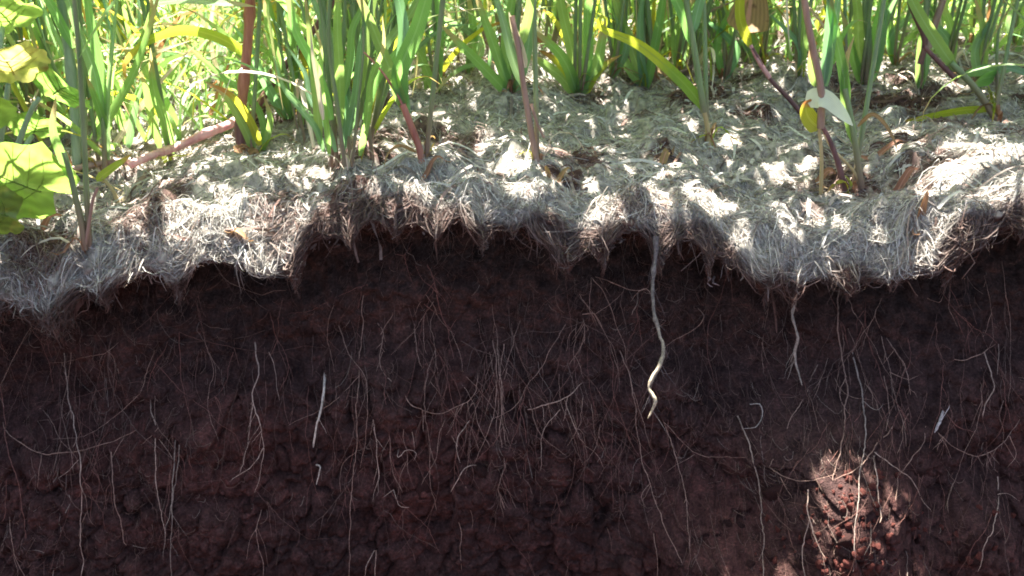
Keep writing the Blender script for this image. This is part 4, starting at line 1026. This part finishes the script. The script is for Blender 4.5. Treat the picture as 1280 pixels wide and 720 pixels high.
# --- round leaved plant at left
def broad_leaf(center_px, w_px, h_px, y, ang, tilt, mat, e, seed, cup=.12):
    """lobed leaf blade with wavy rim, ribs and thickness of a leaf; centre and size measured in the photo at depth y"""
    c = at(*center_px, y); k = (y + D) / CP / F
    nr, na = 9, 40; V = []; uv = []
    r_ = np.random.default_rng(seed); ph = r_.uniform(0, 6.28, 6)
    R = Matrix.Rotation(tilt[1], 3, 'Z') @ Matrix.Rotation(tilt[0], 3, 'X')
    for i in range(nr):
        q = (i + .02) / (nr - 1)
        for j in range(na):
            a = 2 * math.pi * j / na
            rim = 1 + .05 * math.sin(5 * a + ph[0]) + .035 * math.sin(9 * a + ph[1]) + .03 * math.sin(17 * a + ph[2])
            notch = 1 - .35 * math.exp(-((a - 4.71) / .35) ** 2)
            X = math.cos(a) * q * rim * notch * w_px * k / 2; Z = math.sin(a) * q * rim * notch * h_px * k / 2
            Yv = cup * (q * q) * w_px * k / 2 * math.cos(2 * a + ph[3]) + .05 * w_px * k * q * q * math.sin(7 * a + ph[4]) * .5 + .05 * w_px * k * abs(math.cos(a)) * q
            Yv += .02 * w_px * k * math.sin(a * 11 + q * 6) * q
            ca, sa = math.cos(ang), math.sin(ang)
            p = R @ Vector((X * ca - Z * sa, Yv, X * sa + Z * ca))
            V.append(p); uv.append((.5 + .5 * q * math.cos(a), .5 + .5 * q * math.sin(a)))
    V = np.array([tuple(v) for v in V]) + c - np.array(e.location)
    Q = []
    for i in range(nr - 1):
        for j in range(na):
            Q.append((i * na + j, i * na + (j + 1) % na, (i + 1) * na + (j + 1) % na, (i + 1) * na + j))
    lo = link('leaf', np_mesh('leaf', V, np.array(Q), M[mat], uv=np.array(uv)), e)
    # raised midrib and side veins on the leaf
    Vs, Qs, off = [], [], 0
    def surf(fx, fz):
        q = math.hypot(fx, fz); i = min(nr - 1, q * (nr - 1)); a = math.atan2(fz, fx) % (2 * math.pi)
        i0 = int(i); j0 = int(a / (2 * math.pi) * na) % na; i1 = min(nr - 1, i0 + 1); f = i - i0
        return V[i0 * na + j0] * (1 - f) + V[i1 * na + j0] * f
    lines = [[(0, -.6), (0, -.2), (0, .3), (0, .9)]] + [[(0, z0), (s * .35, z0 + .25), (s * .75, z0 + .45)] for z0 in (-.45, -.15, .15) for s in (-1, 1)]
    for i, L in enumerate(lines):
        P = catmull(np.array([surf(*q) for q in L]), 9) + np.array([0, -.0006, 0])
        v, q = tube_arrays(P, np.linspace(.0008 if i == 0 else .0004, .00025, 9), 5); Vs.append(v); Qs.append(q + off); off += len(v)
    link('leaf_veins', np_mesh('leaf_veins', np.vstack(Vs), np.vstack(Qs), M[mat + '_vein']), lo)
    return V

def build_broadleaf():
    b = Vector(at(-28, 300, .06)); b.z = float(ground_z(b.x, b.y))
    e = empty('broadleaf_plant', b)
    tag(e, 'broad leaved plant with large round leaves at the left edge', 'leafy plant')
    for (cx, cy), w, h, y, ang, tilt, mat, sd, pts in [
        ((12, 82), 84, 60, .05, .2, (.55, .2), 'broad_old', 1, [(-28, 300), (-10, 220), (5, 150), (10, 105)]),
        ((74, 113), 78, 50, .07, -1.1, (.6, -.2), 'broad', 2, [(-25, 300), (10, 210), (38, 140), (50, 122)]),
        ((28, 232), 128, 124, -.01, .9, (.45, .25), 'broad', 3, [(-28, 300), (-15, 280), (0, 258), (12, 245)]),
        ((-5, 268), 80, 70, -.02, 1.4, (.4, .3), 'broad', 4, [(-28, 300), (-24, 295), (-15, 285), (-10, 278)]),
        ((45, 160), 60, 44, .09, -.4, (.6, .3), 'broad', 5, [(-24, 300), (0, 230), (30, 185), (40, 170)]),
        ((-40, 150), 110, 90, .02, .5, (.6, .3), 'broad', 6, [(-30, 300), (-50, 240), (-52, 190)]),
        ((5, 20), 80, 60, .10, .3, (.7, .1), 'broad', 7, [(-26, 300), (-15, 180), (0, 60), (3, 35)])]:
        broad_leaf((cx, cy), w, h, y, ang, tilt, mat, e, sd)
        ys = np.linspace(b.y, y, len(pts))
        P = np.array([at(q[0], q[1], yy) for q, yy in zip(pts, ys)]); P[0] = b
        link('petiole', stem_mesh(P, .0038, .0022, M['stem_pale'], b), e)
build_broadleaf()

# --- dead leaves and loose pieces on the mulch
def build_litter():
    def dead(label, px, py, w, L, ang, mat='dead', lift=.012, y=None, group='dead leaves lying on the straw'):
        b = on_ground(px, py) if y is None else Vector(at(px, py, y))
        pts = []
        for i in range(6):
            t = i / 5 - .5
            q = b + Vector((math.cos(ang) * L * t, math.sin(ang) * L * t, 0))
            q.z = (float(ground_z(q.x, q.y)) if y is None else b.z + math.sin(ang) * L * t) + lift * (.6 + .5 * math.sin(i * 1.4 + px))
            pts.append(np.array(q))
        o = link('dead_leaf', blade_mesh(pts, w, M[mat], (0, -.4, 1), random.uniform(-1, 1), .4, 0, b, n=14))
        o.location = b
        tag(o, label, 'dead leaf', group)
    dead('curled brown dead leaf hanging among the grass at top right', 938, 18, .05, .06, 1.2, y=.42)
    dead('rusty leaf scrap beside the red footed stem', 545, 205, .006, .03, .3)
    dead('small rusty scrap on the straw in the middle', 835, 200, .008, .028, 1.0)
    dead('brown leaf scrap on the straw under the middle ridge', 700, 230, .008, .03, .4)
    dead('orange brown scrap beside the pink stem', 310, 195, .010, .03, -.3)
    dead('brown leaf scrap behind the curled yellow blade', 835, 105, .014, .05, .2)
    dead('brown curled scrap at the foot of the right hand grass', 1035, 228, .007, .03, .2)
    dead('maroon scrap among the straw at right', 1135, 212, .008, .04, .6)
    dead('red brown scrap on the right mulch edge', 1152, 268, .008, .025, .9)
    dead('brown leaf lying by the bleached leaf', 1102, 196, .007, .045, .1)
    dead('bleached flat straw leaf on the far right mulch', 1010, 65, .009, .06, .5, 'dry')
    dead('dark rusty scrap on the left mulch slope', 300, 300, .008, .03, -.4)
    dead('brown scrap at the far left mulch', 60, 290, .008, .035, .7)
build_litter()
